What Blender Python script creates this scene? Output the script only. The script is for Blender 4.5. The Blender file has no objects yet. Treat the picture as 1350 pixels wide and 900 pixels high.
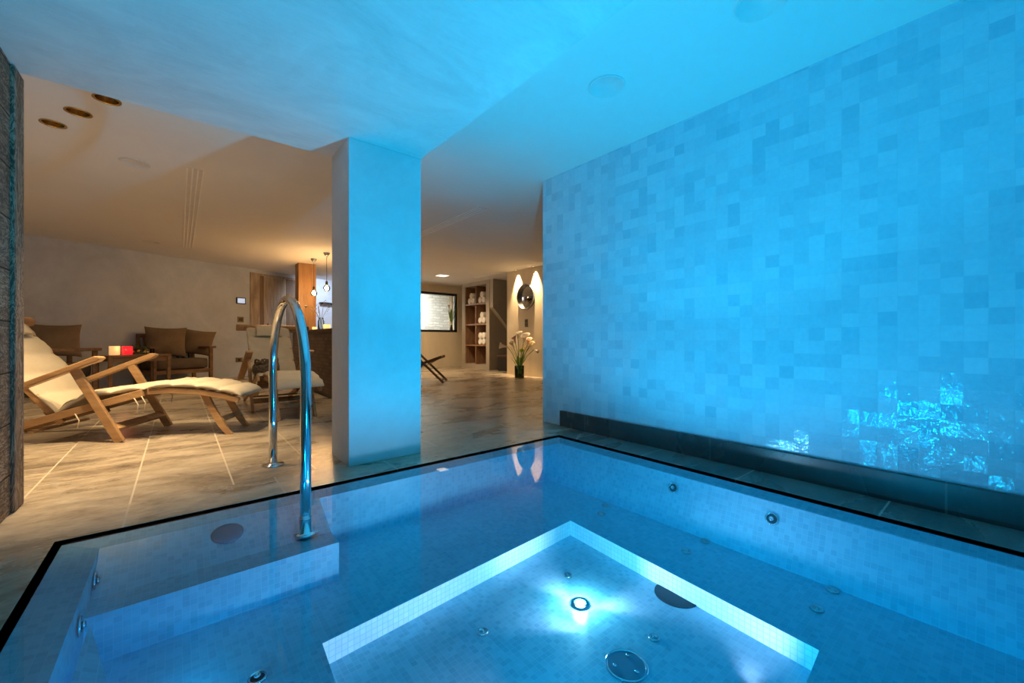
import bpy, bmesh, math, random
from mathutils import Vector, Matrix, Euler
random.seed(7)
PI = math.pi
scene = bpy.context.scene
C = scene.collection

# ------------------------------------------------------------------ node helpers
class NT:
    def __init__(s, name):
        s.m = bpy.data.materials.new(name); s.m.use_nodes = True
        s.t = s.m.node_tree; s.t.nodes.clear()
        s.out = s.t.nodes.new('ShaderNodeOutputMaterial')
    def n(s, typ, **kw):
        nd = s.t.nodes.new(typ)
        for k, v in kw.items():
            if k.startswith('i_'):
                key = k[2:]
                key = int(key) if key.isdigit() else key.replace('_', ' ')
                s.set(nd.inputs[key], v)
            else: setattr(nd, k, v)
        return nd
    def set(s, sock, v):
        if isinstance(v, bpy.types.NodeSocket): s.t.links.new(v, sock)
        else: sock.default_value = v
    def math(s, op, a, b=0.0, c=0.0):
        nd = s.t.nodes.new('ShaderNodeMath'); nd.operation = op
        s.set(nd.inputs[0], a); s.set(nd.inputs[1], b); s.set(nd.inputs[2], c)
        return nd.outputs[0]
    def vmath(s, op, a, b=None):
        nd = s.t.nodes.new('ShaderNodeVectorMath'); nd.operation = op
        s.set(nd.inputs[0], a)
        if b is not None: s.set(nd.inputs[1], b)
        return nd.outputs[0]
    def ramp(s, fac, stops):
        nd = s.t.nodes.new('ShaderNodeValToRGB'); s.set(nd.inputs[0], fac)
        e = nd.color_ramp.elements
        while len(e) < len(stops): e.new(0.5)
        for q, (p, c) in zip(e, stops): q.position = p; q.color = (*c, 1)
        return nd.outputs[0]
    def mix(s, fac, a, b, mode='MIX'):
        nd = s.t.nodes.new('ShaderNodeMix'); nd.data_type = 'RGBA'; nd.blend_type = mode
        s.set(nd.inputs[0], fac); s.set(nd.inputs[6], col(a)); s.set(nd.inputs[7], col(b))
        return nd.outputs[2]
    def coord(s): return s.n('ShaderNodeTexCoord').outputs['Object']
    def world(s): return s.n('ShaderNodeNewGeometry').outputs['Position']
    def noise(s, vec, scale, detail=4, rough=.55, dist=0.0):
        nd = s.n('ShaderNodeTexNoise'); s.set(nd.inputs['Vector'], vec)
        nd.inputs['Scale'].default_value = scale; nd.inputs['Detail'].default_value = detail
        nd.inputs['Roughness'].default_value = rough; nd.inputs['Distortion'].default_value = dist
        return nd.outputs[0]
    def mapping(s, vec, scale=(1,1,1), rot=(0,0,0), loc=(0,0,0)):
        nd = s.n('ShaderNodeMapping'); s.set(nd.inputs[0], vec)
        nd.inputs['Location'].default_value = loc; nd.inputs['Rotation'].default_value = rot; nd.inputs['Scale'].default_value = scale
        return nd.outputs[0]
    def bump(s, h, strength=.3, dist=.01, normal=None):
        nd = s.n('ShaderNodeBump'); s.set(nd.inputs['Height'], h)
        nd.inputs['Strength'].default_value = strength; nd.inputs['Distance'].default_value = dist
        if normal is not None: s.set(nd.inputs['Normal'], normal)
        return nd.outputs[0]
    def pbr(s, color, rough=.6, metal=0., normal=None, spec=.5, emit=None, es=0, coat=0):
        p = s.t.nodes.new('ShaderNodeBsdfPrincipled')
        s.set(p.inputs['Base Color'], col(color)); s.set(p.inputs['Roughness'], rough)
        p.inputs['Metallic'].default_value = metal
        p.inputs['Specular IOR Level'].default_value = spec
        p.inputs['Coat Weight'].default_value = coat
        if normal is not None: s.set(p.inputs['Normal'], normal)
        if emit is not None:
            s.set(p.inputs['Emission Color'], col(emit)); p.inputs['Emission Strength'].default_value = es
        s.t.links.new(p.outputs[0], s.out.inputs[0]); return s.m

def col(c):
    if isinstance(c, tuple) and len(c) == 3: return (*c, 1)
    return c

# ------------------------------------------------------------------ materials
def plaster(name, a, b, sc=1.3, rough=.75, bs=.15, stretch=(1,1,1)):
    k = NT(name); w = k.mapping(k.world(), scale=stretch)
    n1 = k.noise(w, sc, 6, .6, 1.2); n2 = k.noise(w, sc*9, 5, .6)
    f = k.math('ADD', k.math('MULTIPLY', n1, .75), k.math('MULTIPLY', n2, .25))
    c = k.ramp(f, [(.3, a), (.7, b)])
    return k.pbr(c, rough, normal=k.bump(n2, bs, .01), spec=.35)

M = {}
M['ceiling'] = plaster('smooth_ceiling_paint', (.78,.77,.75), (.82,.81,.79), .6, .8, .02)
k = NT('trowelled_plaster')
w = k.world(); wd = k.noise(k.mapping(w, scale=(1,1.6,1), rot=(0,0,.5)), 1.6, 9, .62, 1.6)
streak = k.noise(k.mapping(w, scale=(2,9,2), rot=(0,0,-.4)), 3.2, 8, .7, 1.5)
f = k.math('ADD', k.math('MULTIPLY', wd, .7), k.math('MULTIPLY', streak, .3))
c = k.ramp(f, [(.34, (.64,.66,.67)), (.5, (.74,.755,.76)), (.66, (.82,.83,.83))])
M['soffit'] = k.pbr(c, .62, normal=k.bump(streak, .3, .012), spec=.4)
M['column'] = plaster('column_plaster', (.68,.69,.70), (.80,.81,.82), 2.0, .6, .1)
M['wall'] = plaster('waxed_lime_plaster', (.45,.50,.58), (.64,.69,.77), 1.1, .55, .08)
M['wall_pale'] = plaster('pale_beige_plaster', (.62,.53,.38), (.76,.67,.50), 1.0, .6, .06, (1,1,.3))
M['niche'] = plaster('niche_plaster', (.36,.32,.26), (.46,.41,.34), 1.4, .7, .05)
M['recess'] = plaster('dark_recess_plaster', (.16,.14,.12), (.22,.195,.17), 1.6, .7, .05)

def stone(name, bl, bh, ox, oy, swap=False, dark=1.0, joint=(.62,.54,.42), offset=.37, cool=0.):
    k = NT(name); w = k.world()
    br = k.n('ShaderNodeTexBrick'); br.offset = offset; br.offset_frequency = 2; br.squash = 1
    rot = (0,0,0)
    sep = k.n('ShaderNodeSeparateXYZ'); k.set(sep.inputs[0], w)
    cmb = k.n('ShaderNodeCombineXYZ')
    if swap: k.set(cmb.inputs[0], k.math('ADD', sep.outputs[1], -oy)); k.set(cmb.inputs[1], k.math('ADD', sep.outputs[0], -ox))
    else: k.set(cmb.inputs[0], k.math('ADD', sep.outputs[0], -ox)); k.set(cmb.inputs[1], k.math('ADD', sep.outputs[1], -oy))
    k.set(br.inputs['Vector'], cmb.outputs[0])
    br.inputs['Scale'].default_value = 1; br.inputs['Mortar Size'].default_value = .0045; br.inputs['Mortar Smooth'].default_value = .1
    br.inputs['Brick Width'].default_value = bl; br.inputs['Row Height'].default_value = bh
    br.inputs['Color1'].default_value = (0,0,0,1); br.inputs['Color2'].default_value = (1,1,1,1); br.inputs['Bias'].default_value = 0
    big = k.noise(k.mapping(w, scale=(1.1,2.2,1), rot=(0,0,.25)), 1.1, 6, .6, .7)
    fine = k.noise(k.mapping(w, scale=(1,2.4,1), rot=(0,0,.3)), 7, 5, .55, .5)
    grit = k.noise(k.mapping(w, scale=(1,1.8,1), rot=(0,0,.3)), 26, 6, .65, .3)
    f = k.math('ADD', k.math('MULTIPLY', big, .52), k.math('ADD', k.math('MULTIPLY', fine, .26), k.math('MULTIPLY', grit, .22)))
    d = dark
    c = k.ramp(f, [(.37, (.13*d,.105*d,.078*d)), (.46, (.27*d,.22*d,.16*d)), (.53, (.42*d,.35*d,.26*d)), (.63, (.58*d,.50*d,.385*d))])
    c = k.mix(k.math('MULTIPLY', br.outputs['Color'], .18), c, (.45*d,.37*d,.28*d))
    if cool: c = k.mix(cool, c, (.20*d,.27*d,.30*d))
    c = k.mix(br.outputs['Fac'], c, joint)
    r = k.math('ADD', k.math('MULTIPLY', big, .16), .20)
    h = k.math('SUBTRACT', k.math('MULTIPLY', f, .4), k.math('MULTIPLY', br.outputs['Fac'], .5))
    return k.pbr(c, r, normal=k.bump(h, .05, .004), spec=.5)
M['floor'] = stone('travertine_floor', 1.25, .43, .24-.43*20, .15, swap=True)
M['coping_back'] = stone('travertine_coping_back', .63, .9, -.19-6.3, 2.0, joint=(.5,.45,.36), offset=0)
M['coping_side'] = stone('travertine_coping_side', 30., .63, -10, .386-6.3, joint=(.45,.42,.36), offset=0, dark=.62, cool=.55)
M['coping_left'] = stone('travertine_coping_left', 30., .63, -10, 2.34-6.3, joint=(.45,.42,.36), offset=0)
M['plinth'] = stone('dark_stone_plinth', 30., 1.1, -10, .19-2.2, joint=(.12,.12,.11), offset=0, dark=.24, cool=.7)

def tiles(name, size, ax, lo, hi, grout, gw, tilt, rough, wob=0., bumps=.0, off=(.0137,.0137,.0137), coat=0, pw=1.0, bstr=.35, gbump=-.25):
    """hand-made tile: own shade and own slight tilt for each tile. ax: the two in-plane axes"""
    k = NT(name); w = k.world()
    p = k.vmath('ADD', w, off)
    if wob:
        nz = k.n('ShaderNodeTexNoise'); k.set(nz.inputs['Vector'], w); nz.inputs['Scale'].default_value = 6
        p = k.vmath('ADD', p, k.vmath('MULTIPLY', k.vmath('SUBTRACT', nz.outputs['Color'], (.5,.5,.5)), (wob,wob,wob)))
    q = k.vmath('DIVIDE', p, (size,size,size))
    mask = tuple(1. if i in ax else 0. for i in range(3))
    q = k.vmath('MULTIPLY', q, mask)
    cell = k.vmath('FLOOR', q); fr = k.vmath('SUBTRACT', q, cell)
    wn = k.n('ShaderNodeTexWhiteNoise'); wn.noise_dimensions = '3D'; k.set(wn.inputs['Vector'], k.vmath('ADD', cell, (.5,.5,.5)))
    sep = k.n('ShaderNodeSeparateXYZ'); k.set(sep.inputs[0], fr)
    g = None
    for a in ax:
        e = k.math('MINIMUM', sep.outputs[a], k.math('SUBTRACT', 1., sep.outputs[a]))
        g = e if g is None else k.math('MINIMUM', g, e)
    gm = k.math('LESS_THAN', g, gw)
    v = k.math('POWER', wn.outputs['Value'], pw)
    cloud = k.noise(w, 40, 4, .6)
    v = k.math('ADD', k.math('MULTIPLY', v, .85), k.math('MULTIPLY', k.math('SUBTRACT', cloud, .42), .6))
    big = k.noise(w, 2.2, 3, .5)
    c = k.mix(k.math('MULTIPLY', v, 1.), lo, hi)
    c = k.mix(k.math('MULTIPLY', gm, .8), c, grout)
    geo = k.n('ShaderNodeNewGeometry').outputs['Normal']
    t = k.vmath('MULTIPLY', k.vmath('SUBTRACT', wn.outputs['Color'], (.5,.5,.5)), (tilt,tilt,tilt))
    nrm = k.vmath('NORMALIZE', k.vmath('ADD', geo, t))
    h = k.math('ADD', k.math('MULTIPLY', k.noise(w, 30, 3, .55), bumps), k.math('MULTIPLY', gm, gbump))
    nrm = k.bump(h, bstr, .0025, nrm)
    return k.pbr(c, rough, normal=nrm, spec=.5, coat=coat)
Z_LO, Z_HI, Z_G = (.36,.58,.70), (.60,.77,.86), (.54,.68,.76)
M['zellige'] = tiles('glazed_handmade_tiles', .075, (1,2), Z_LO, Z_HI, Z_G, .014, .12, .09, wob=.006, bumps=2.2, pw=.5, bstr=.5)
M['zellige_end'] = tiles('glazed_handmade_tiles_end', .075, (0,2), Z_LO, Z_HI, Z_G, .014, .12, .09, wob=.006, bumps=2.2, pw=.5, bstr=.5)
P_LO, P_HI, P_G = (.23,.51,.67), (.35,.66,.80), (.38,.67,.80)
mos = dict(size=.0235, lo=P_LO, hi=P_HI, grout=P_G, gw=.05, tilt=.03, rough=.3, wob=.001)
M['mos_well_x'] = tiles('white_mosaic_long_side', ax=(1,2), **{**mos, 'lo':(.80,.84,.86), 'hi':(.93,.94,.94)})
M['mos_well_y'] = tiles('white_mosaic_end_side', ax=(0,2), **{**mos, 'lo':(.80,.84,.86), 'hi':(.93,.94,.94)})
M['mos_h'] = tiles('pool_mosaic_flat', ax=(0,1), **mos)
M['mos_x'] = tiles('pool_mosaic_long_side', ax=(1,2), **mos)
M['mos_y'] = tiles('pool_mosaic_end_side', ax=(0,2), **mos)
k = NT('dark_channel'); M['channel'] = k.pbr((.012,.014,.016), .5)

# water: clear surface with Fresnel mirror
k = NT('pool_water')
tr = k.n('ShaderNodeBsdfTransparent'); tr.inputs[0].default_value = (.97,.99,1,1)
gl = k.n('ShaderNodeBsdfGlossy'); gl.inputs['Roughness'].default_value = .01
rip = k.noise(k.world(), 5., 2, .4); nb = k.bump(rip, .004, .02)
k.set(gl.inputs['Normal'], nb)
fr = k.n('ShaderNodeFresnel'); fr.inputs[0].default_value = 1.33
ms = k.n('ShaderNodeMixShader'); k.set(ms.inputs[0], fr.outputs[0]); k.set(ms.inputs[1], tr.outputs[0]); k.set(ms.inputs[2], gl.outputs[0])
k.t.links.new(ms.outputs[0], k.out.inputs[0])
va = k.n('ShaderNodeVolumeAbsorption'); va.inputs[0].default_value = (.0,.92,1,1); va.inputs[1].default_value = .75
k.t.links.new(va.outputs[0], k.out.inputs[1]); M['water'] = k.m

def wood(name, a, b, axis=0, sc=9., rough=.5, knots=.0, use_world=False, c2=None):
    k = NT(name); o = k.world() if use_world else k.coord()
    s = [1.,1.,1.]; s[axis] = .09
    g = k.noise(k.mapping(o, scale=tuple(s)), sc*4, 8, .65, .5)
    g2 = k.noise(k.mapping(o, scale=tuple(.3 if i == axis else 1. for i in range(3))), sc*.5, 3, .5, 1.5)
    f = k.math('ADD', k.math('MULTIPLY', g, .6), k.math('MULTIPLY', g2, .4))
    stops = [(.34, a), (.62, b)] if c2 is None else [(.32, a), (.5, b), (.66, c2)]
    return k.pbr(k.ramp(f, stops), rough, normal=k.bump(g, .2, .003), spec=.4)
M['teak'] = wood('oiled_teak', (.27,.145,.065), (.50,.30,.14), 0, 9, .45)
M['darkwood'] = wood('dark_stained_wood', (.055,.032,.02), (.12,.07,.042), 0, 8, .5)
M['brownwood'] = wood('brown_furniture_wood', (.12,.065,.035), (.25,.145,.08), 0, 8, .5)
M['orangewood'] = wood('old_spruce_post', (.22,.11,.048), (.40,.22,.10), 2, 7, .5, use_world=True)
M['doorwood'] = wood('old_oak_panel', (.22,.165,.115), (.52,.42,.30), 2, 6, .6, use_world=True)
M['doorwood_dark'] = wood('old_oak_panel_dark', (.13,.08,.05), (.26,.17,.105), 2, 6, .6, use_world=True)
M['nichewood'] = wood('niche_lining_wood', (.16,.085,.045), (.34,.19,.105), 2, 8, .5, use_world=True)

def reclaimed(name, axis, plank):
    k = NT(name); w = k.world()
    sep = k.n('ShaderNodeSeparateXYZ'); k.set(sep.inputs[0], w)
    s = [1.,1.,1.]; s[axis] = .12
    wm = k.mapping(w, scale=tuple(s))
    g = k.noise(wm, 34, 9, .72, 1.4)
    ring = k.noise(k.mapping(w, scale=tuple(.28 if i == axis else 1. for i in range(3))), 7, 5, .6, 3.2)
    wave = k.math('SINE', k.math('MULTIPLY', ring, 60.))
    f = k.math('ADD', k.math('MULTIPLY', g, .75), k.math('MULTIPLY', wave, .09))
    c = k.ramp(f, [(.3, (.12,.08,.055)), (.44, (.36,.25,.17)), (.56, (.60,.45,.33)), (.7, (.80,.66,.52))])
    h = g
    if plank:
        pz = k.math('DIVIDE', k.math('ADD', sep.outputs[2], .06), plank)
        e = k.math('FRACT', pz); gm = k.math('LESS_THAN', e, .03)
        wn = k.n('ShaderNodeTexWhiteNoise'); wn.noise_dimensions = '1D'; k.set(wn.inputs['W'], k.math('FLOOR', pz))
        c = k.mix(k.math('MULTIPLY', wn.outputs['Value'], .4), c, (.10,.07,.05))
        c = k.mix(gm, c, (.01,.008,.006)); h = k.math('SUBTRACT', g, gm)
    return k.pbr(c, .7, normal=k.bump(h, .6, .012), spec=.3)
M['barnwood'] = reclaimed('reclaimed_barn_boards', 1, .24)
M['barnpost'] = reclaimed('reclaimed_barn_post', 2, 0)

k = NT('counter_front'); w = k.world()
br = k.n('ShaderNodeTexBrick'); br.offset = .5
sep = k.n('ShaderNodeSeparateXYZ'); k.set(sep.inputs[0], w)
cmb = k.n('ShaderNodeCombineXYZ'); k.set(cmb.inputs[0], k.math('ADD', sep.outputs[1], sep.outputs[0])); k.set(cmb.inputs[1], sep.outputs[2])
k.set(br.inputs['Vector'], cmb.outputs[0]); br.inputs['Scale'].default_value = 1
br.inputs['Brick Width'].default_value = .12; br.inputs['Row Height'].default_value = .05; br.inputs['Mortar Size'].default_value = .003
br.inputs['Color1'].default_value = (.075,.045,.03,1); br.inputs['Color2'].default_value = (.15,.095,.062,1); br.inputs['Mortar'].default_value = (.02,.012,.008,1)
M['counter'] = k.pbr(br.outputs['Color'], .5, normal=k.bump(br.outputs['Color'], .5, .01))

def cloth(name, a, b, sc=60., rough=.9, bs=.15):
    k = NT(name); o = k.coord()
    n1 = k.noise(o, 5, 4, .6); n2 = k.noise(o, sc*6, 2, .5)
    c = k.ramp(k.math('ADD', k.math('MULTIPLY', n1, .7), k.math('MULTIPLY', n2, .3)), [(.3, a), (.7, b)])
    return k.pbr(c, rough, normal=k.bump(n2, bs, .002), spec=.2)
M['cream'] = cloth('cream_canvas', (.46,.395,.285), (.56,.49,.37))
M['taupe'] = cloth('taupe_linen', (.17,.12,.075), (.26,.19,.125))
M['taupe_dark'] = cloth('dark_taupe_linen', (.10,.075,.055), (.16,.12,.09))
M['towel'] = cloth('white_terry', (.80,.78,.74), (.90,.88,.85), 90, .95, .5)
M['tie'] = cloth('cotton_tie', (.55,.46,.34), (.68,.58,.44))
def simple(name, c, rough=.5, metal=0., emit=None, es=0, spec=.5, var=.06, sc=12.):
    k = NT(name); n = k.noise(k.coord(), sc, 3, .5)
    a = tuple(max(0, x*(1-var)) for x in c); b = tuple(min(1, x*(1+var)) for x in c)
    return k.pbr(k.ramp(n, [(.35, a), (.65, b)]), rough, metal, spec=spec, emit=emit, es=es)
M['steel'] = simple('polished_steel', (.78,.79,.80), .08, 1., var=.02)
M['steel_dull'] = simple('satin_steel', (.45,.47,.5), .3, 1.)
M['chrome_jet'] = simple('jet_chrome', (.62,.66,.70), .14, 1.)
M['plate_blue'] = simple('blue_grey_plastic', (.10,.24,.34), .7, spec=.2)
M['jet_dark'] = simple('jet_throat', (.012,.03,.05), .6, spec=.2)
M['gold'] = simple('brass_reflector', (.62,.43,.17), .2, 1.)
M['black'] = simple('black_metal', (.012,.012,.013), .4)
M['brass_dark'] = simple('aged_bronze', (.09,.07,.045), .4, .8)
M['switch'] = simple('bronze_switch_plate', (.22,.17,.11), .4, .6)
M['disc'] = simple('speaker_grille_white', (.74,.73,.72), .85, var=.03)
M['slot'] = simple('slot_diffuser_white', (.97,.96,.94), .5, var=.02)
M['slot_gap'] = simple('slot_gap_shade', (.28,.26,.24), .8)
M['mirror'] = simple('mirror_glass', (.33,.33,.33), .02, 1., var=.01)
M['lampglow'] = simple('lit_lamp_face', (1,.9,.75), .4, emit=(1,.72,.42), es=2.5)
M['filament'] = simple('glowing_filament', (1,.8,.5), .4, emit=(1,.62,.26), es=140)
M['squareglow'] = simple('lit_square_panel', (1,.95,.85), .4, emit=(1,.86,.66), es=3.2)
M['poollamp'] = simple('lit_pool_lamp', (1,1,1), .3, emit=(.012,.56,1), es=230)
M['flame'] = simple('candle_flame', (1,.7,.3), .4, emit=(1,.55,.18), es=30)
M['wax'] = simple('candle_wax', (.85,.75,.58), .5)
M['cup_cream'] = simple('lit_cream_glass', (.9,.68,.42), .25, emit=(1,.55,.20), es=.75)
M['cup_red'] = simple('lit_red_glass', (.75,.02,.04), .15, emit=(1,.02,.03), es=.75)
M['cup_amber'] = simple('lit_amber_glass', (.95,.7,.35), .25, emit=(1,.55,.18), es=1.6)
M['screen'] = simple('lit_touch_screen', (.5,.6,.75), .3, emit=(.45,.58,.8), es=.8, var=.5, sc=160.)
M['leaf'] = simple('dark_green_leaf', (.05,.12,.025), .5, var=.3)
M['stem'] = simple('green_stem', (.16,.28,.05), .5, var=.2)
M['stem_dry'] = simple('dry_stem', (.50,.36,.20), .7, var=.2)
M['lily'] = simple('calla_petal', (.88,.80,.68), .5, var=.05)
M['lily_pink'] = simple('blush_calla_petal', (.62,.40,.30), .5, var=.1)
M['lily_yellow'] = simple('yellow_petal', (.80,.64,.16), .5, var=.1)
M['lime'] = simple('lime_bloom', (.45,.62,.05), .6, var=.15)
M['gold_fruit'] = simple('gilded_bauble', (.75,.50,.20), .3, .6)
M['basket'] = simple('dark_wicker', (.10,.07,.045), .7, var=.5, sc=70.)
M['leather'] = simple('tan_leather', (.42,.23,.10), .5)
k = NT('clear_glass')
tr = k.n('ShaderNodeBsdfTransparent'); tr.inputs[0].default_value = (.93,.97,.95,1)
gl = k.n('ShaderNodeBsdfGlossy'); gl.inputs['Roughness'].default_value = .02
fr = k.n('ShaderNodeFresnel'); fr.inputs[0].default_value = 1.45
ms = k.n('ShaderNodeMixShader'); k.set(ms.inputs[0], fr.outputs[0]); k.set(ms.inputs[1], tr.outputs[0]); k.set(ms.inputs[2], gl.outputs[0])
k.t.links.new(ms.outputs[0], k.out.inputs[0]); M['glass'] = k.m
k = NT('green_vase_glass')
tr = k.n('ShaderNodeBsdfTransparent'); tr.inputs[0].default_value = (.62,.74,.55,1)
gl = k.n('ShaderNodeBsdfGlossy'); gl.inputs['Roughness'].default_value = .03
fr = k.n('ShaderNodeFresnel'); fr.inputs[0].default_value = 1.5
ms = k.n('ShaderNodeMixShader'); k.set(ms.inputs[0], fr.outputs[0]); k.set(ms.inputs[1], tr.outputs[0]); k.set(ms.inputs[2], gl.outputs[0])
k.t.links.new(ms.outputs[0], k.out.inputs[0]); M['glass_green'] = k.m
k = NT('white_stone_wall'); w = k.world()
br = k.n('ShaderNodeTexBrick'); br.offset = .43
sep = k.n('ShaderNodeSeparateXYZ'); k.set(sep.inputs[0], w)
nz = k.n('ShaderNodeTexNoise'); k.set(nz.inputs['Vector'], w); nz.inputs['Scale'].default_value = 3
cmb = k.n('ShaderNodeCombineXYZ'); k.set(cmb.inputs[0], sep.outputs[0]); k.set(cmb.inputs[1], sep.outputs[2])
vv = k.vmath('ADD', cmb.outputs[0], k.vmath('MULTIPLY', nz.outputs['Color'], (.12,.12,.0)))
k.set(br.inputs['Vector'], vv); br.inputs['Scale'].default_value = 1; br.inputs['Brick Width'].default_value = .26; br.inputs['Row Height'].default_value = .085
br.inputs['Mortar Size'].default_value = .012
br.inputs['Color1'].default_value = (.62,.61,.60,1); br.inputs['Color2'].default_value = (.9,.89,.87,1); br.inputs['Mortar'].default_value = (.58,.57,.56,1)
M['stonewall'] = k.pbr(br.outputs['Color'], .8, normal=k.bump(br.outputs['Color'], .8, .03))

# ------------------------------------------------------------------ mesh builder
class MB:
    def __init__(s): s.v = []; s.f = []; s.mi = []; s.sm = []
    def add(s, vs, fs, mi=0, smooth=False, mat=None):
        o = len(s.v)
        for p in vs:
            p = Vector(p)
            if mat is not None: p = mat @ p
            s.v.append(p)
        for f in fs: s.f.append([o+i for i in f]); s.mi.append(mi); s.sm.append(smooth)
        return s
    def box(s, x0, x1, y0, y1, z0, z1, mi=0, mat=None):
        v = [(x0,y0,z0),(x1,y0,z0),(x1,y1,z0),(x0,y1,z0),(x0,y0,z1),(x1,y0,z1),(x1,y1,z1),(x0,y1,z1)]
        f = [(0,3,2,1),(4,5,6,7),(0,1,5,4),(1,2,6,5),(2,3,7,6),(3,0,4,7)]
        return s.add(v, f, mi, False, mat)
    def bar(s, p0, p1, w, h, up=(0,0,1), mi=0):
        """rectangular bar; w across, h along 'up'"""
        p0 = Vector(p0); p1 = Vector(p1); d = (p1-p0).normalized(); up = Vector(up)
        r = d.cross(up).normalized(); u = r.cross(d).normalized()
        vs = []
        for p in (p0, p1):
            for a, b in ((-1,-1),(1,-1),(1,1),(-1,1)): vs.append(p + r*a*w/2 + u*b*h/2)
        return s.add(vs, [(3,2,1,0),(4,5,6,7),(0,1,5,4),(1,2,6,5),(2,3,7,6),(3,0,4,7)], mi)
    def tube(s, pts, r, n=12, mi=0, cap=True, closed=False):
        pts = [Vector(p) for p in pts]; N = len(pts)
        rs = r if isinstance(r, (list, tuple)) else [r]*N
        vs = []; prev = None
        for i, p in enumerate(pts):
            if closed: t = (pts[(i+1) % N]-pts[i-1]).normalized()
            else: t = (pts[min(i+1,N-1)]-pts[max(i-1,0)]).normalized()
            if prev is None:
                a = Vector((0,0,1)) if abs(t.z) < .9 else Vector((1,0,0))
                u = t.cross(a).normalized()
            else: u = (prev - t*prev.dot(t)).normalized()
            prev = u; w = t.cross(u)
            for j in range(n):
                q = 2*PI*j/n; vs.append(p + (u*math.cos(q)+w*math.sin(q))*rs[i])
        fs = []
        for i in range(N if closed else N-1):
            for j in range(n):
                a = i*n+j; b = i*n+(j+1) % n; c2 = ((i+1) % N)*n+(j+1) % n; d = ((i+1) % N)*n+j
                fs.append((a,b,c2,d))
        s.add(vs, fs, mi, True)
        if cap and not closed:
            o = len(s.v)-len(vs)
            s.f.append([o+j for j in range(n)][::-1]); s.mi.append(mi); s.sm.append(False)
            s.f.append([o+(N-1)*n+j for j in range(n)]); s.mi.append(mi); s.sm.append(False)
        return s
    def lathe(s, prof, c=(0,0,0), n=24, mi=0, mat=None, smooth=True, cap=True):
        vs = []; N = len(prof)
        for r, z in prof:
            for j in range(n):
                q = 2*PI*j/n; vs.append((c[0]+r*math.cos(q), c[1]+r*math.sin(q), c[2]+z))
        fs = [(i*n+j, i*n+(j+1) % n, (i+1)*n+(j+1) % n, (i+1)*n+j) for i in range(N-1) for j in range(n)]
        s.add(vs, fs, mi, smooth, mat)
        o = len(s.v)-len(vs)
        if not cap: return s
        if prof[0][0] > 1e-5: s.f.append([o+j for j in range(n)][::-1]); s.mi.append(mi); s.sm.append(False)
        if prof[-1][0] > 1e-5: s.f.append([o+(N-1)*n+j for j in range(n)]); s.mi.append(mi); s.sm.append(False)
        return s
    def prism(s, poly, y0, y1, mi=0, mat=None):
        """polygon in x-z extruded along y"""
        n = len(poly)
        vs = [(x,y0,z) for x, z in poly]+[(x,y1,z) for x, z in poly]
        fs = [tuple(range(n)), tuple(range(2*n-1, n-1, -1))]+[(i, i+n, (i+1) % n+n, (i+1) % n) for i in range(n)]
        return s.add(vs, fs, mi, False, mat)
    def pillow(s, W, H, T, mat=None, n=14, pinch=.12, mi=0, sq=.5):
        vs = []; fs = []
        for side in (1,-1):
            for i in range(n+1):
                for j in range(n+1):
                    u = math.sin((i/n-.5)*PI); v = math.sin((j/n-.5)*PI)
                    x = u*W/2*(1-pinch*(1-v*v)); z = v*H/2*(1-pinch*(1-u*u))
                    y = side*T/2*((1-u*u)**sq)*((1-v*v)**sq)
                    vs.append((x,y,z))
        m = (n+1)**2
        for sd in range(2):
            for i in range(n):
                for j in range(n):
                    a = sd*m+i*(n+1)+j; q = (a, a+n+1, a+n+2, a+1)
                    fs.append(q if sd == 1 else q[::-1])
        return s.add(vs, fs, mi, True, mat)
    def mattress(s, path, width, th, pads, wob=.006, y=0):
        """padded cushion along a path in x-z; its underside follows the path"""
        pts = [Vector((p[0],0,p[1])) for p in path]
        L = [0]
        for a, b in zip(pts, pts[1:]): L.append(L[-1]+(b-a).length)
        T = L[-1]; N = pads*8; rings = []; per = 20
        vs = []
        for i in range(N+1):
            q = T*i/N; k = 0
            while k < len(L)-2 and L[k+1] < q: k += 1
            f = (q-L[k])/(L[k+1]-L[k]); p = pts[k].lerp(pts[k+1], f)
            d0 = (pts[k+1]-pts[k]).normalized()
            if f < .5 and k > 0: d0 = (d0*(.5+f)+(pts[k]-pts[k-1]).normalized()*(.5-f)).normalized()
            elif f > .5 and k < len(pts)-2: d0 = (d0*(1.5-f)+(pts[k+2]-pts[k+1]).normalized()*(f-.5)).normalized()
            nrm = Vector((-d0.z,0,d0.x))
            ph = (i % 8)/8.; h = th*(.62+.38*math.sin(PI*ph)**.35)
            endf = min(i, N-i)/3.; 
            if endf < 1: h *= .35+.65*math.sqrt(max(endf,0))
            w = width*(1-.02*(1-math.sin(PI*ph))); 
            for j in range(per):
                a = 2*PI*j/per; ca, sa = math.cos(a), math.sin(a)
                cx = math.copysign(abs(ca)**.35, ca); cz = math.copysign(abs(sa)**.7, sa)
                dz = wob*math.sin(j*1.7+i*.9)
                vs.append(p + nrm*(h/2*(1+cz)+(dz if sa > .2 else 0)) + Vector((0, y+cx*w/2, 0)))
        fs = [(i*per+j, (i+1)*per+j, (i+1)*per+(j+1) % per, i*per+(j+1) % per) for i in range(N) for j in range(per)]
        fs.append(tuple(range(per))); fs.append(tuple(N*per+j for j in range(per))[::-1])
        return s.add(vs, fs, 0, True)
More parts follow.
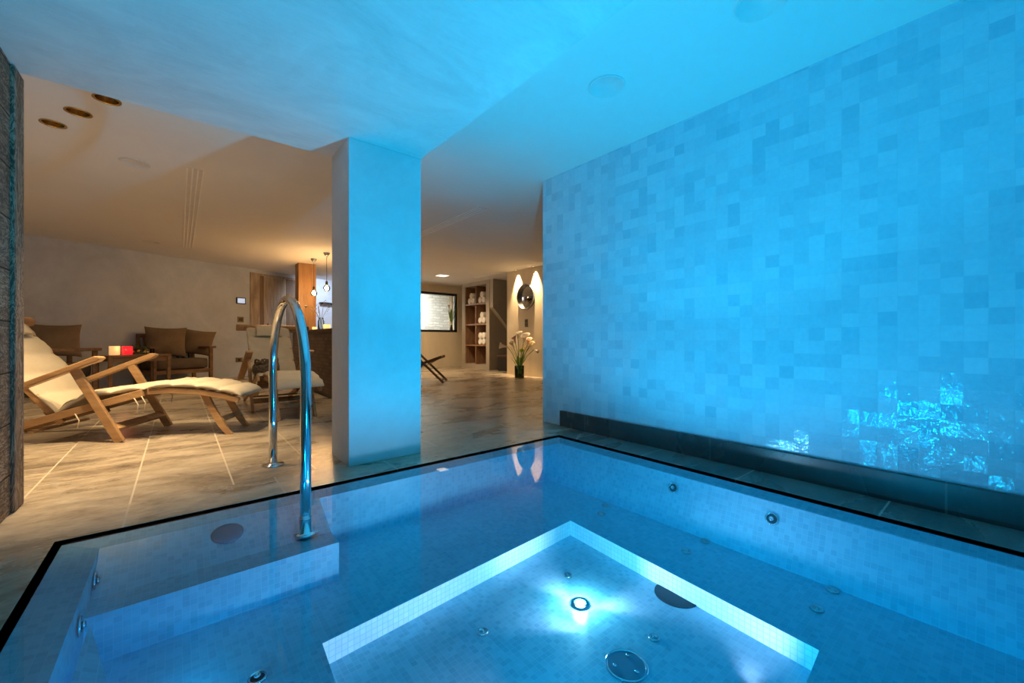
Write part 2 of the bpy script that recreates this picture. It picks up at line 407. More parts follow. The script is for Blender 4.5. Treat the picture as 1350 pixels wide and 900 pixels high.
    def build(s, name, mat, parent=None, bevel=0, loc=None):
        me = bpy.data.meshes.new(name)
        me.from_pydata([tuple(p) for p in s.v], [], s.f)
        for p, mi, sm in zip(me.polygons, s.mi, s.sm): p.material_index = mi; p.use_smooth = sm
        for mm in (mat if isinstance(mat, (list, tuple)) else [mat]): me.materials.append(M[mm])
        bm = bmesh.new(); bm.from_mesh(me); bmesh.ops.recalc_face_normals(bm, faces=bm.faces); bm.to_mesh(me); bm.free()
        o = bpy.data.objects.new(name, me); C.objects.link(o)
        if parent is not None: o.parent = parent
        if loc is not None: o.location = loc
        if bevel:
            b = o.modifiers.new('soft edge', 'BEVEL'); b.width = bevel; b.segments = 2; b.limit_method = 'ANGLE'; b.angle_limit = .7
        return o

def tag(o, label, cat, group=None, kind=None):
    o['label'] = label; o['category'] = cat
    if group: o['group'] = group
    if kind: o['kind'] = kind
    return o
def struct(o, label=None):
    o['kind'] = 'structure'
    if label: o['label'] = label
    return o
def empty(name, loc=(0,0,0), rz=0.):
    o = bpy.data.objects.new(name, None); C.objects.link(o); o.location = loc; o.rotation_euler = (0,0,rz); o.empty_display_size = .1
    return o
def copy_tree(o, parent=None):
    c = o.copy(); C.objects.link(c); c.parent = parent
    for ch in list(o.children): copy_tree(ch, c)
    return c
def MAT(loc=(0,0,0), rot=(0,0,0)): return Matrix.Translation(Vector(loc)) @ Euler(rot).to_matrix().to_4x4()
def frame_to(p, n):
    """matrix placing local +z along n at p"""
    n = Vector(n).normalized(); return Matrix.Translation(Vector(p)) @ n.to_track_quat('Z', 'Y').to_matrix().to_4x4()

CEIL = 2.40; SOF = 2.12
# ------------------------------------------------------------------ pool basin
X0, X1, Y1, YN = -.39, 2.52, 2.45, -1.1       # deck edge of the pool
g = .025
def quad(mb, a, b, c, d, mi): mb.add([a,b,c,d], [(0,1,2,3)], mi)
pb = MB()
ox0, ox1, oy1, oyn = X0+g, X1-g, Y1-g, YN+g   # outer edge of overflow lip
ix0, ix1, iy1, iyn = -.25, 2.40, 2.34, YN+.12
LZ, BZ, FZ, PZ = -.03, -.13, -.30, -.39
# channel and lip
for (xa,ya,xb,yb) in ((X0,YN,X0,Y1),(X0,Y1,X1,Y1),(X1,Y1,X1,YN),(X1,YN,X0,YN)):
    quad(pb, (xa,ya,0-.002),(xb,yb,-.002),(xb,yb,-.11),(xa,ya,-.11), 3)
O = [(X0,YN),(X1,YN),(X1,Y1),(X0,Y1)]; P = [(ox0,oyn),(ox1,oyn),(ox1,oy1),(ox0,oy1)]; I = [(ix0,iyn),(ix1,iyn),(ix1,iy1),(ix0,iy1)]
for i in range(4):
    j = (i+1) % 4
    quad(pb, (*O[i],-.11),(*O[j],-.11),(*P[j],-.11),(*P[i],-.11), 3)
    quad(pb, (*P[i],-.11),(*P[j],-.11),(*P[j],LZ+.017),(*P[i],LZ+.017), 3)
    quad(pb, (*P[i],LZ+.017),(*P[j],LZ+.017),(*I[j],LZ),(*I[i],LZ), 0)
# walls: left and near vertical, back vertical, right slopes out a little
fx1 = 2.28
quad(pb, (ix0,iyn,LZ),(ix0,iy1,LZ),(ix0,iy1,FZ),(ix0,iyn,FZ), 1)
quad(pb, (ix0,iyn,LZ),(ix1,iyn,LZ),(fx1,iyn,FZ),(ix0,iyn,FZ), 2)
quad(pb, (ix0,iy1,LZ),(ix1,iy1,LZ),(fx1,iy1,FZ),(ix0,iy1,FZ), 2)
quad(pb, (ix1,iyn,LZ),(ix1,iy1,LZ),(fx1,iy1,FZ),(fx1,iyn,FZ), 1)
A = (1.872,1.719); B = (.409,1.603); Cc = (1.785,.435); D_ = (.33,.33)
F = [(ix0,iyn),(fx1,iyn),(fx1,iy1),(ix0,iy1)]; R = [D_, Cc, A, B]
for i in range(4):
    j = (i+1) % 4
    quad(pb, (*F[i],FZ),(*F[j],FZ),(*R[j],FZ),(*R[i],FZ), 0)
    quad(pb, (*R[i],FZ),(*R[j],FZ),(*R[j],PZ),(*R[i],PZ), 4 if i in (1,3) else 5)
pb.add([(*r,PZ) for r in R], [(0,1,2,3)], 0)
# bench at the back left with a raked rear, and a sloping triangular face at the left wall
bx, by = .581, 1.99
quad(pb, (ix0,iy1,LZ),(bx,iy1,LZ),(bx,2.12,BZ),(ix0,2.12,BZ), 0)
quad(pb, (ix0,2.12,BZ),(bx,2.12,BZ),(bx,by,BZ),(ix0,by,BZ), 0)
quad(pb, (ix0,by,BZ),(bx,by,BZ),(bx,by,FZ),(ix0,by,FZ), 2)
pb.add([(bx,iy1,LZ),(bx,2.12,BZ),(bx,by,BZ),(bx,by,FZ),(bx,iy1,FZ)], [(0,1,2,3,4)], 1)
pb.add([(-.235,by,-.15),(-.235,1.0,-.13),(.0,1.0,FZ)], [(0,1,2)], 1)
basin = struct(pb.build('pool_basin', ['mos_h','mos_x','mos_y','channel','mos_well_x','mos_well_y']), 'sunken tiled pool with a deep square foot well')
basin.data.validate()
wm = MB().box(ox0,ox1,oyn,oy1,-.43,-.008)
tag(wm.build('pool_water', 'water'), 'still clear water filling the tiled pool to its rim', 'water', kind='stuff')

# ------------------------------------------------------------------ floor and coping
FX0, FX1, FY0, FY1 = -3.3, 7.4, -1.5, 12.6
fl = MB()
kx0, kx1, ky1 = -.60, 2.80, 2.77
fl.box(FX0, kx0, FY0, FY1, -.12, 0); fl.box(kx1, FX1, FY0, FY1, -.12, 0)
fl.box(kx0, kx1, ky1, FY1, -.12, 0); fl.box(kx0, kx1, FY0, YN, -.12, 0)
struct(fl.build('floor', 'floor'), 'brown travertine tiled floor')
struct(MB().box(kx0, kx1, Y1, ky1, -.12, 0).build('trim_1', 'coping_back'), 'stone coping along the far pool edge')
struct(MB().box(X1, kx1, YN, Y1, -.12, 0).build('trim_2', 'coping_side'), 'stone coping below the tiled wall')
struct(MB().box(kx0, X0, YN, Y1, -.12, 0).build('trim_3', 'coping_left'), 'stone coping beside the boarded wall')

# ------------------------------------------------------------------ walls and ceilings
wr = MB()
wr.add([(2.82,FY0,0),(2.82,2.96,0),(2.82,2.96,CEIL),(2.82,FY0,CEIL)], [(0,1,2,3)], 0)
wr.add([(2.82,2.96,0),(3.05,2.96,0),(3.05,2.96,CEIL),(2.82,2.96,CEIL)], [(0,1,2,3)], 1)
wr.add([(3.05,2.96,0),(3.05,FY0,0),(3.05,FY0,CEIL),(3.05,2.96,CEIL)], [(0,1,2,3)], 1)
wr.add([(2.82,FY0,0),(3.05,FY0,0),(3.05,FY0,CEIL),(2.82,FY0,CEIL)], [(0,1,2,3)], 1)
struct(wr.build('wall_right', ['zellige','zellige_end']), 'wall of glazed handmade square tiles')
struct(MB().box(2.79, 2.82, FY0, 2.70, 0, .145).build('baseboard_right', 'plinth', bevel=.002), 'dark stone plinth under the tiles')
struct(MB().box(-.76, -.615, FY0, 2.98, 0, SOF).build('wall_left', 'barnwood'), 'wall of reclaimed horizontal boards')
struct(MB().box(-.775, -.60, 2.98, 3.13, 0, SOF).build('trim_4', 'barnpost', bevel=.008), 'weathered upright timber at the end of the boards')
struct(MB().box(.845, 1.352, 2.69, 3.065, 0, SOF).build('column', 'column', bevel=.004), 'square plastered column')
struct(MB().box(-.9, 1.352, FY0, 3.065, SOF, CEIL).build('soffit', 'soffit'), 'dropped ceiling of trowelled plaster')
struct(MB().box(FX0, FX1, FY0-.1, FY0, -.12, CEIL).build('wall_near', 'wall'))
struct(MB().box(FX0, -.76, 2.85, 2.98, 0, CEIL).build('wall_side', 'wall'))
struct(MB().box(FX0, -3.15, 2.98, 9.2, 0, CEIL).build('wall_west', 'wall'))
P0 = Vector((1.27,10.75,0)); ad = Vector((.911,.4125,0)).normalized(); ANG = math.atan2(ad.y, ad.x); nr = Vector((ad.y,-ad.x,0))
def W(t, off=0, z=0): return P0 + ad*t + nr*off + Vector((0,0,z))
WM = Matrix.Translation(P0) @ Matrix.Rotation(ANG, 4, 'Z')      # local x along the wall, -y into the room
struct(MB().box(-5.0, 2.8, 0, .15, 0, CEIL, mat=WM).build('wall_back', 'wall'), 'lime plastered rear wall')
struct(MB().box(3.6, 3.75, 10.55, 11.95, 0, CEIL).build('wall_return', 'wall'))
wx1, wz0, wz1, wx0 = 6.53, 1.03, 2.19, 4.2
ww = MB()
ww.box(3.6, wx0, 10.55, 10.85, 0, CEIL); ww.box(wx1, 7.3, 10.55, 10.85, 0, CEIL)
ww.box(wx0, wx1, 10.55, 10.85, 0, wz0); ww.box(wx0, wx1, 10.55, 10.85, wz1, CEIL)
struct(ww.build('wall_window', 'wall_pale'), 'beige wall around the window')
wf = MB(); t_ = .065
wf.box(wx0, wx1, 10.62, 10.70, wz0, wz0+t_); wf.box(wx0, wx1, 10.62, 10.70, wz1-t_, wz1)
wf.box(wx1-t_, wx1, 10.62, 10.70, wz0, wz1); wf.box(wx0, wx0+t_, 10.62, 10.70, wz0, wz1)
w1 = struct(wf.build('window_1', 'black', bevel=.003), 'black framed window')
MB().box(wx0+t_, wx1-t_, 10.655, 10.663, wz0+t_, wz1-t_).build('pane', 'glass', w1)
struct(MB().box(3.4, 6.92, 11.75, 12.0, -.1, 3.2).build('exterior_wall', 'stonewall'), 'white stone wall outside the window')
struct(MB().box(6.92, 7.3, 11.55, 11.75, -.1, 3.2).build('exterior_post', 'doorwood'), 'timber upright outside the window')
# right hand rooms
struct(MB().box(6.03, 6.2, 1.4, 7.56, 0, CEIL).build('wall_mirror', 'wall_pale'), 'washed beige wall lit by two spots')
struct(MB().box(3.05, 6.03, 1.3, 1.4, 0, CEIL).build('wall_hidden', 'wall'))
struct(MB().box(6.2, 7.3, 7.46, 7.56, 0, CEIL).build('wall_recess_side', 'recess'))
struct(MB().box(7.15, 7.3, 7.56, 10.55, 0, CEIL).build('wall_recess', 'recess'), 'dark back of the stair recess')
# ceiling with round holes for the recessed lamps
struct(MB().box(FX0, FX1, FY0-.1, FY1, CEIL, CEIL+.16).build('ceiling', 'ceiling'), 'smooth pale ceiling')
ceiling = bpy.data.objects['ceiling']
DL = [(-.367,3.768), (-.543,4.11), (-.714,4.443)]
cut = MB()
for x, y in DL: cut.lathe([(.058,-.02),(.058,.09)], (x,y,CEIL), 32)
cuto = cut.build('cut', 'ceiling')
bo = ceiling.modifiers.new('holes', 'BOOLEAN'); bo.operation = 'DIFFERENCE'; bo.object = cuto; bo.solver = 'EXACT'
dg = bpy.context.evaluated_depsgraph_get(); me2 = bpy.data.meshes.new_from_object(ceiling.evaluated_get(dg))
ceiling.modifiers.clear(); ceiling.data = me2; bpy.data.objects.remove(cuto)

# ------------------------------------------------------------------ lights helper
def lamp(name, typ, loc, power, color, size=.05, aim=None, cone=90, blend=.5, parent=None):
    l = bpy.data.lights.new(name, typ); l.energy = power; l.color = color
    if typ == 'SPOT': l.spot_size = math.radians(cone); l.spot_blend = blend; l.shadow_soft_size = size
    elif typ == 'POINT': l.shadow_soft_size = size
    elif typ == 'AREA': l.shape = 'DISK'; l.size = size
    o = bpy.data.objects.new(name, l); C.objects.link(o); o.location = loc
    if aim is not None:
        d = Vector(aim)-Vector(loc); o.rotation_euler = d.to_track_quat('-Z', 'Y').to_euler()
    return o
WARM = (1,.71,.385); BLUE = (.003,.60,1.0); CY = (.004,.53,1.0)

# ------------------------------------------------------------------ recessed brass downlights
dlab = ['recessed brass downlight closest to the timber upright', 'recessed brass downlight in the middle of the row of three', 'recessed brass downlight closest to the dropped plaster ceiling']
def downlight(x, y, label, power):
    e = tag(empty('ceiling_downlight', (x,y,CEIL)), label, 'light', 'brass downlights by the dropped ceiling')
    MB().lathe([(.072,0),(.072,-.004),(.062,-.005),(.056,-.001),(.056,.0)], n=32, cap=False).build('trim_ring', 'gold', e)
    MB().lathe([(.0565,0.0),(.053,.03),(.042,.06),(.026,.078),(.024,.078)], n=32, cap=False).build('reflector', 'gold', e)
    MB().lathe([(.024,.076),(.0,.074)], n=20).build('bulb', 'lampglow', e)
for i, (x, y) in enumerate(DL[::-1]): downlight(x, y, dlab[i], 0)
for (x, y), p in zip(DL, (240, 190, 190)): lamp('downlight_beam', 'SPOT', (x,y,CEIL+.012), p, WARM, .02, (x-.03,y+.05,0), 72, .7)

# ------------------------------------------------------------------ speakers and slots
def speaker(x, y, r, label, thick=.006):
    o = MB().lathe([(0,0),(r,0),(r,-thick*.6),(r-.004,-thick),(r-.012,-thick),(r-.014,-thick*.6),(0,-thick*.6)], n=40).build('ceiling_speaker', 'disc')
    o.location = (x,y,CEIL); return tag(o, label, 'speaker', 'flush round ceiling speakers')
speaker(2.07, 1.597, .115, 'round flush speaker in the ceiling in front of the tiled wall')
speaker(2.12, .743, .115, 'round flush speaker cut off by the top edge of the picture')
speaker(-.304, 4.97, .11, 'round flush speaker next to the three brass downlights')
speaker(-.34, 8.84, .115, 'round flush speaker above the table with candles')
def slot(x, y0, y1, label):
    e = tag(empty('slot_diffuser', (x,y0,CEIL)), label, 'vent', 'linear slot diffusers in the ceiling')
    m = MB(); L = y1-y0
    m.box(-.066,-.054,0,L,-.006,0); m.box(.054,.066,0,L,-.006,0)
    for a in (-.02,.02): m.box(a-.006,a+.006,0,L,-.006,0)
    m.build('frame', 'slot', e)
    MB().box(-.056,.056,.002,L-.002,-.0015,0).build('gap', 'disc', e)
slot(.12, 4.78, 8.98, 'long slotted air outlet in the ceiling over the recliners')
slot(2.83, 4.0, 5.8, 'short slotted air outlet in the ceiling right of the column')
e = tag(empty('square_ceiling_light', (5.05,8.9,CEIL)), 'small square lit panel in the ceiling before the window', 'light')
MB().box(-.13,.13,-.13,.13,-.008,0).box(-.10,.10,-.10,.10,-.009,-.007).build('frame', 'slot', e)
MB().box(-.115,.115,-.115,.115,-.012,-.008).build('lit_panel', 'squareglow', e)
slot(5.9, 7.6, 8.7, 'thin slotted air outlet in the ceiling before the towel shelves')

# ------------------------------------------------------------------ handrail
hr = empty('pool_handrail', (.475,3.04,0)); tag(hr, 'tall polished steel hoop handrail standing at the pool edge', 'handrail')
def T(x, y, z): return (x-.475, y-3.04, z)
pts = [T(.473,2.15,-.10), T(.473,2.15,.15), T(.473,2.15,.4), T(.473,2.15,.56)]
yc = (2.15+3.04)/2; ry = (3.04-2.15)/2
for i in range(0, 25):
    a = PI - PI*i/24; pts.append(T(.474, yc+ry*math.cos(a), .60+.445*math.sin(a)))
pts += [T(.475,3.04,.5), T(.475,3.04,.3), T(.475,3.04,.01)]
MB().tube(pts, .024, 24).build('hoop', 'steel', hr)
MB().lathe([(.065,0),(.065,.006),(.06,.011),(.03,.013),(.028,.02)], n=36).build('floor_flange', 'steel', hr)
f2 = MB().lathe([(.055,0),(.055,.006),(.05,.009),(.031,.011),(.031,.075),(.026,.078)], n=36).build('underwater_flange', 'steel', hr); f2.location = T(.473,2.15,-.114)

# ------------------------------------------------------------------ pool fittings
def jet(p, n, r, label, kind='pool_jet'):
    e = empty(kind, p); e.rotation_euler = Vector(n).normalized().to_track_quat('Z','Y').to_euler()
    tag(e, label, 'jet' , 'steel jets in the pool tiles')
    MB().lathe([(r,0),(r,.004),(r*.93,.007),(r*.78,.007),(r*.72,.003),(r*.68,.002)], n=28).build('ring', 'chrome_jet', e)
    MB().lathe([(r*.7,.0035),(0,.0032)], n=20).build('throat', 'jet_dark', e)
    MB().lathe([(r*.34,.003),(r*.34,.012),(r*.26,.015),(r*.2,.013),(0,.011)], n=18).build('nozzle', 'chrome_jet', e)
nR = (-.27,0,.12)
jet((2.366,1.318,-.098), nR, .032, 'steel jet high on the pool side, facing the tiled wall end')
jet((2.363,.776,-.104), nR, .032, 'steel jet high on the pool side, closer to the camera of two')
jet((-.247,2.19,-.095), (1,0,0), .036, 'steel jet in the pool side at the corner by the boarded wall')
jet((-.247,1.89,-.10), (1,0,0), .032, 'steel jet in the pool side at the end of the bench')
jet((.20,1.571,FZ+.002), (0,0,1), .03, 'steel fitting on the pool bottom cut by the lower picture edge')
def sjet(x, y, label, z=FZ, r=.026):
    o = MB().lathe([(r,0),(r,.004),(r*.85,.007),(r*.6,.006),(r*.55,.002),(r*.3,.002),(r*.28,.008),(0,.009)], n=22).build('air_nozzle', 'steel_dull')
    o.location = (x,y,z+.001); return tag(o, label, 'nozzle', 'small air nozzles in the pool floor')
sjet(2.22,1.722,'small nozzle of the farthest pair, on the wall side'); sjet(2.10,1.66,'small nozzle of the farthest pair, on the foot well side')
sjet(2.255,1.07,'small nozzle of the middle pair, on the wall side'); sjet(2.072,1.08,'small nozzle of the middle pair, nearer the foot well')
sjet(2.255,.50,'small nozzle of the pair nearest the camera, on the wall side'); sjet(2.048,.507,'small nozzle of the pair nearest the camera, on the foot well side')
sjet(1.488,.913,'small nozzle in the foot well beside the round drain cover', PZ, .022); sjet(.971,1.38,'small nozzle in the foot well away from the lamps', PZ, .024)
sjet(1.54,1.43,'small nozzle in the foot well behind the bright lamp', PZ, .020)
# round suction cover on the bench
o = MB().lathe([(.062,0),(.062,.005),(.056,.009),(.030,.0095),(.0,.0095)], n=36).build('suction_cover', 'plate_blue'); o.location = (.172,2.264,-.068); o.rotation_euler = (.33,0,0)
tag(o, 'dull round cover set in the raked pool bench', 'cover')
e = tag(empty('main_drain', (1.285,.901,PZ+.001)), 'large round drain cover with bright rim on the foot well floor', 'drain')
MB().lathe([(.078,0),(.078,.003),(.0735,.0045),(.069,.003),(.068,.001)], n=40).build('rim', 'chrome_jet', e)
MB().lathe([(.069,.002),(.0,.0022)], n=40, smooth=False).build('cover_plate', 'plate_blue', e)
for a in (.5, 2.6, 4.7):
    q = MB().lathe([(.008,0),(.008,.003),(.004,.005),(0,.004)], n=12).build('screw', 'chrome_jet', e); q.location = (.045*math.cos(a), .045*math.sin(a), .004)
# half round grate at the foot well wall
gr = MB(); rr = .10; px, py = 1.826, 1.0
pts = [(px-rr*math.sin(PI*i/16)*1.0, py+rr*math.cos(PI*i/16)) for i in range(17)]
gr.add([(x,y,PZ+.004) for x,y in pts]+[(x,y,PZ) for x,y in pts], [tuple(range(17))]+[(i,i+17,i+18,i+1) for i in range(16)])
tag(gr.build('floor_grate', 'jet_dark'), 'dark half-round grate at the foot of the bright well wall', 'grate')
def pool_lamp(p, n, label, r=.024):
    e = empty('underwater_lamp', p); e.rotation_euler = Vector(n).normalized().to_track_quat('Z','Y').to_euler(); tag(e, label, 'light', 'underwater pool lamps')
    MB().lathe([(r*1.9,0),(r*1.9,.004),(r*1.4,.008),(r*1.1,.006)], n=28).build('bezel', 'chrome_jet', e)
    MB().lathe([(r*1.08,.006),(r*.6,.011),(0,.012)], n=20).build('lens', 'poollamp', e)
pool_lamp((1.42,1.244,PZ+.001), (0,0,1), 'dazzling underwater lamp in the floor of the foot well')
pool_lamp((1.50,.56,PZ+.001), (0,0,1), 'underwater lamp in the foot well just below the picture edge, by the bright wall')
pool_lamp((.78,.80,PZ+.001), (0,0,1), 'added underwater lamp in the foot well, out of view, toward the boarded wall')  # unseen lamp, added to light the far wall of the well
pool_lamp((-.248,1.35,-.2), (1,0,0), 'underwater lamp low in the pool side near the boarded wall')
pool_lamp((.95,-.978,-.14), (0,1,0), 'added underwater lamp in the unseen pool end under the camera')  # unseen lamp, added for more blue on the column and ceiling
pool_lamp((-.248,.55,-.2), (1,0,0), 'underwater lamp in the pool side nearest the camera')

# ------------------------------------------------------------------ steamer chair
def make_steamer():
    r = empty('steamer_chair')
    def side(nm, f, mat='teak', bevel=.004):
        for sg in (-1,1): f(sg).build(nm, mat, r, bevel)
    side('seat_rail', lambda s: MB().bar((-1.12,s*.27,.02),(.13,s*.27,.385),.028,.058))
    side('leg', lambda s: MB().bar((-.315,s*.31,.60),(.0,s*.31,.0),.03,.062,(1,0,0)))
    def arm(s):
        m = MB(); y = s*.325
        p = [(-.98,.285),(-.55,.468),(-.20,.620),(-.13,.645),(-.105,.668),(-.115,.684),(-.15,.688),(-.56,.512),(-.99,.325)]
        return m.prism(p, y-.034, y+.034)
    side('armrest', arm, bevel=.008)
    side('back_upright', lambda s: MB().bar((-.44,s*.235,.155),(-1.12,s*.235,.975),.026,.05,(1,0,0)))
    bs = MB()
    for i in range(7):
        f = .12+.13*i; x = -.465-.68*f; z = .130+.82*f
        bs.bar((x,-.235,z),(x,.235,z),.055,.012,(.77,0,.64))
    bs.build('back_slats', 'teak', r)
    MB().tube([(-1.12,-.36,.975),(-1.12,.36,.975)], .042, 16).build('top_roller', 'teak', r)
    ss = MB()
    for i in range(7):
        f = .50+.075*i; x = -1.12+1.25*f; z = .02+.365*f+.02
        ss.bar((x,-.26,z),(x,.26,z),.05,.014,(-.28,0,.96))
    ss.build('seat_slats', 'teak', r)
    MB().bar((-.055,-.30,.115),(-.055,.30,.115),.07,.022,(.48,0,.87)).build('stretcher', 'teak', r, .003)
    MB().bar((-.62,-.27,.10),(-.62,.27,.10),.04,.02).build('rear_stretcher', 'teak', r, .003)
    # leg rest
    path = [(.11,.385),(.30,.392),(.50,.375),(.68,.335),(.80,.295)]
    for sg in (-1,1):
        m = MB()
        for a, b in zip(path, path[1:]): m.bar((a[0],sg*.205,a[1]),(b[0]+.004,sg*.205,b[1]),.026,.046)
        m.build('legrest_rail', 'teak', r, .003)
        MB().prism([(.50,.345),(.56,.345),(.615,.22),(.70,.06),(.745,.0),(.69,.0),(.635,.07),(.555,.22)], sg*.17-.014, sg*.17+.014).build('legrest_leg', 'teak', r, .004)
    m = MB()
    for i in range(8):
        x = .15+.085*i; z = [.395,.402,.404,.400,.390,.376,.357,.332][i]
        m.bar((x,-.20,z),(x,.20,z),.045,.012)
    m.build('legrest_slats', 'teak', r)
    MB().bar((.655,-.17,.13),(.655,.17,.13),.045,.02,(.8,0,.6)).build('legrest_stretcher', 'teak', r, .003)
    # cushions
    MB().mattress([(-1.128,.99),(-.838,.642),(-.652,.413),(-.522,.278),(-.475,.225)], .51, .040, 5).build('back_cushion', 'cream', r)
    MB().mattress([(-.50,.205),(-.44,.215),(-.36,.30),(-.27,.352),(-.05,.378),(.13,.408)], .545, .052, 3).build('seat_cushion', 'cream', r)
    MB().mattress([(.14,.412),(.30,.418),(.50,.405),(.68,.368),(.83,.325)], .47, .052, 4).build('legrest_cushion', 'cream', r)
    c = MB().pillow(.31,.17,.05, MAT((-.985,0,.93),(0,0,0)) @ Matrix.Rotation(-.70,4,'Y') @ Matrix.Rotation(PI/2,4,'Z'), 12, .02, 0, .3)
    c.build('head_pillow', 'cream', r)
    for sg, x, z in ((-1,-.35,.25),(1,-.02,.36),(-1,.05,.36),(-1,.10,.375)):
        q = [(x,sg*.262,z),(x+.03,sg*.285,z-.02),(x+.06,sg*.29,z-.07),(x+.05,sg*.292,z-.13)]
        MB().tube(q, .0045, 6).build('tie', 'tie', r)
    return r
s1 = make_steamer()
s1.location = (-.216,4.76,0); s1.rotation_euler = (0,0,math.atan2(-.463,.886))
tag(s1, 'teak recliner seen side on beside the boarded wall, lit warm', 'recliner', 'teak recliners with cream cushions')
s2 = copy_tree(s1); s2.location = (.95,5.385,0); s2.rotation_euler = (0,0,-PI/2)
tag(s2, 'teak recliner seen from its foot end behind the steel handrail', 'recliner', 'teak recliners with cream cushions')
# wicker basket on the second recliner
bk = MB(); random.seed(3)
bk.lathe([(.0,0),(.08,.0),(.105,.05),(.10,.09),(.085,.115),(.07,.11),(.075,.06),(0,.03)], n=24)
for i in range(26):
    a = random.uniform(0,2*PI); r0 = random.uniform(.03,.1); z = random.uniform(.05,.13)
    p = [(r0*math.cos(a+q*.5), r0*math.sin(a+q*.5)*1.05, z+.03*math.sin(q*1.3)) for q in (0,.6,1.2,1.8)]
    bk.tube(p, .007, 6)
o = bk.build('wicker_basket', 'basket'); o.location = (.79,5.52,.39); o.scale = (1.35,1.35,1.3)
tag(o, 'dark shaggy wicker basket lying on the recliner behind the handrail', 'basket')

# ------------------------------------------------------------------ armchairs
def make_armchair(W_=.96, D=.70):
    r = empty('lounge_armchair'); hw = W_/2; hd = D/2
    for sx in (-1,1):
        MB().bar((sx*(hw-.035),-hd+.03,0),(sx*(hw-.035),-hd+.03,.655),.055,.05,(0,1,0)).build('leg', 'brownwood', r, .004)
        MB().bar((sx*(hw-.035),hd-.10,0),(sx*(hw-.035),hd-.02,.655),.055,.05,(0,1,0)).build('leg', 'brownwood', r, .004)
        MB().bar((sx*(hw-.03),-hd-.03,.675),(sx*(hw-.03),hd+.02,.665),.12,.042).build('armrest', 'brownwood', r, .008)
    m = MB()
    m.bar((-hw+.05,-hd+.03,.24),(hw-.05,-hd+.03,.24),.03,.07); m.bar((-hw+.05,hd-.08,.24),(hw-.05,hd-.08,.24),.03,.07)
    for sx in (-1,1): m.bar((sx*(hw-.035),-hd+.03,.24),(sx*(hw-.035),hd-.08,.24),.03,.07)
    m.build('seat_frame', 'brownwood', r, .003)
    m = MB()
    for sx in (-1,1): m.bar((sx*(hw-.09),hd-.09,.25),(sx*(hw-.09),hd-.0,.90),.045,.04,(0,1,0))
    m.bar((-hw+.07,hd-.0,.885),(hw-.07,hd-.0,.885),.03,.065)
    for i in range(7):
        x = -hw+.18+(W_-.36)*i/6; m.bar((x,hd-.06,.28),(x,hd-.002,.87),.035,.016,(0,1,0))
    m.build('backrest', 'brownwood', r, .003)
    # thick seat pad
    m = MB(); n = 10
    vs = []; fs = []
    for i in range(n+1):
        for j in range(20):
            a = 2*PI*j/20; ca, sa = math.cos(a), math.sin(a); k_ = 1 if 0 < i < n else .94
            x = -hw+.075+(W_-.15)*i/n
            vs.append((x, -.01+math.copysign(abs(ca)**.3, ca)*(hd-.05)*k_, .375+math.copysign(abs(sa)**.35, sa)*.10*k_+(.008*math.sin(i*.6) if sa > .3 else 0)))
    for i in range(n):
        for j in range(20): fs.append((i*20+j,(i+1)*20+j,(i+1)*20+(j+1)%20,i*20+(j+1)%20))
    fs.append(tuple(range(20))); fs.append(tuple(n*20+j for j in range(20))[::-1])
    m.add(vs, fs, 0, True); m.build('seat_pad', 'taupe_dark', r)
    return r
a1 = make_armchair(); p = W(-1.66, .42); a1.location = (p.x,p.y,0); a1.rotation_euler = (0,0,ANG)
tag(a1, 'wide brown wooden armchair facing the pool, backed to the plaster wall', 'armchair', 'brown wooden lounge armchairs')
a0 = copy_tree(a1); a0.location = (-1.42,8.69,0); a0.rotation_euler = (0,0,ANG+PI/2)
tag(a0, 'brown wooden armchair seen from its side behind the near recliner', 'armchair', 'brown wooden lounge armchairs')
def cushion(parent_loc, rz, lx, ly, z, tilt, roll, label, size=.50, twist=0):
    M4 = Matrix.Translation(Vector(parent_loc)) @ Matrix.Rotation(rz, 4, 'Z') @ Matrix.Translation(Vector((lx,ly,z))) @ Matrix.Rotation(twist,4,'Z') @ Matrix.Rotation(tilt, 4, 'X') @ Matrix.Rotation(roll, 4, 'Y')
    o = MB().pillow(size, size*.94, .17, None, 16, .10).build('throw_cushion', 'taupe')
    o.matrix_world = M4
    return tag(o, label, 'cushion', 'taupe throw cushions on the armchairs')
L1 = a1.location; L0 = a0.location
cushion(L1, ANG, -.10, .06, .77, -.24, .02, 'larger taupe cushion on the wall armchair, beside the candle table', .60, -.42)
cushion(L1, ANG, .42, .10, .76, -.26, .14, 'taupe cushion leaning at an angle by the armrest of the wall armchair', .54, -.62)
cushion((-1.36,8.62,0), .156, 0, 0, .80, -.20, .0, 'taupe cushion on the armchair behind the near recliner', .52, 0)

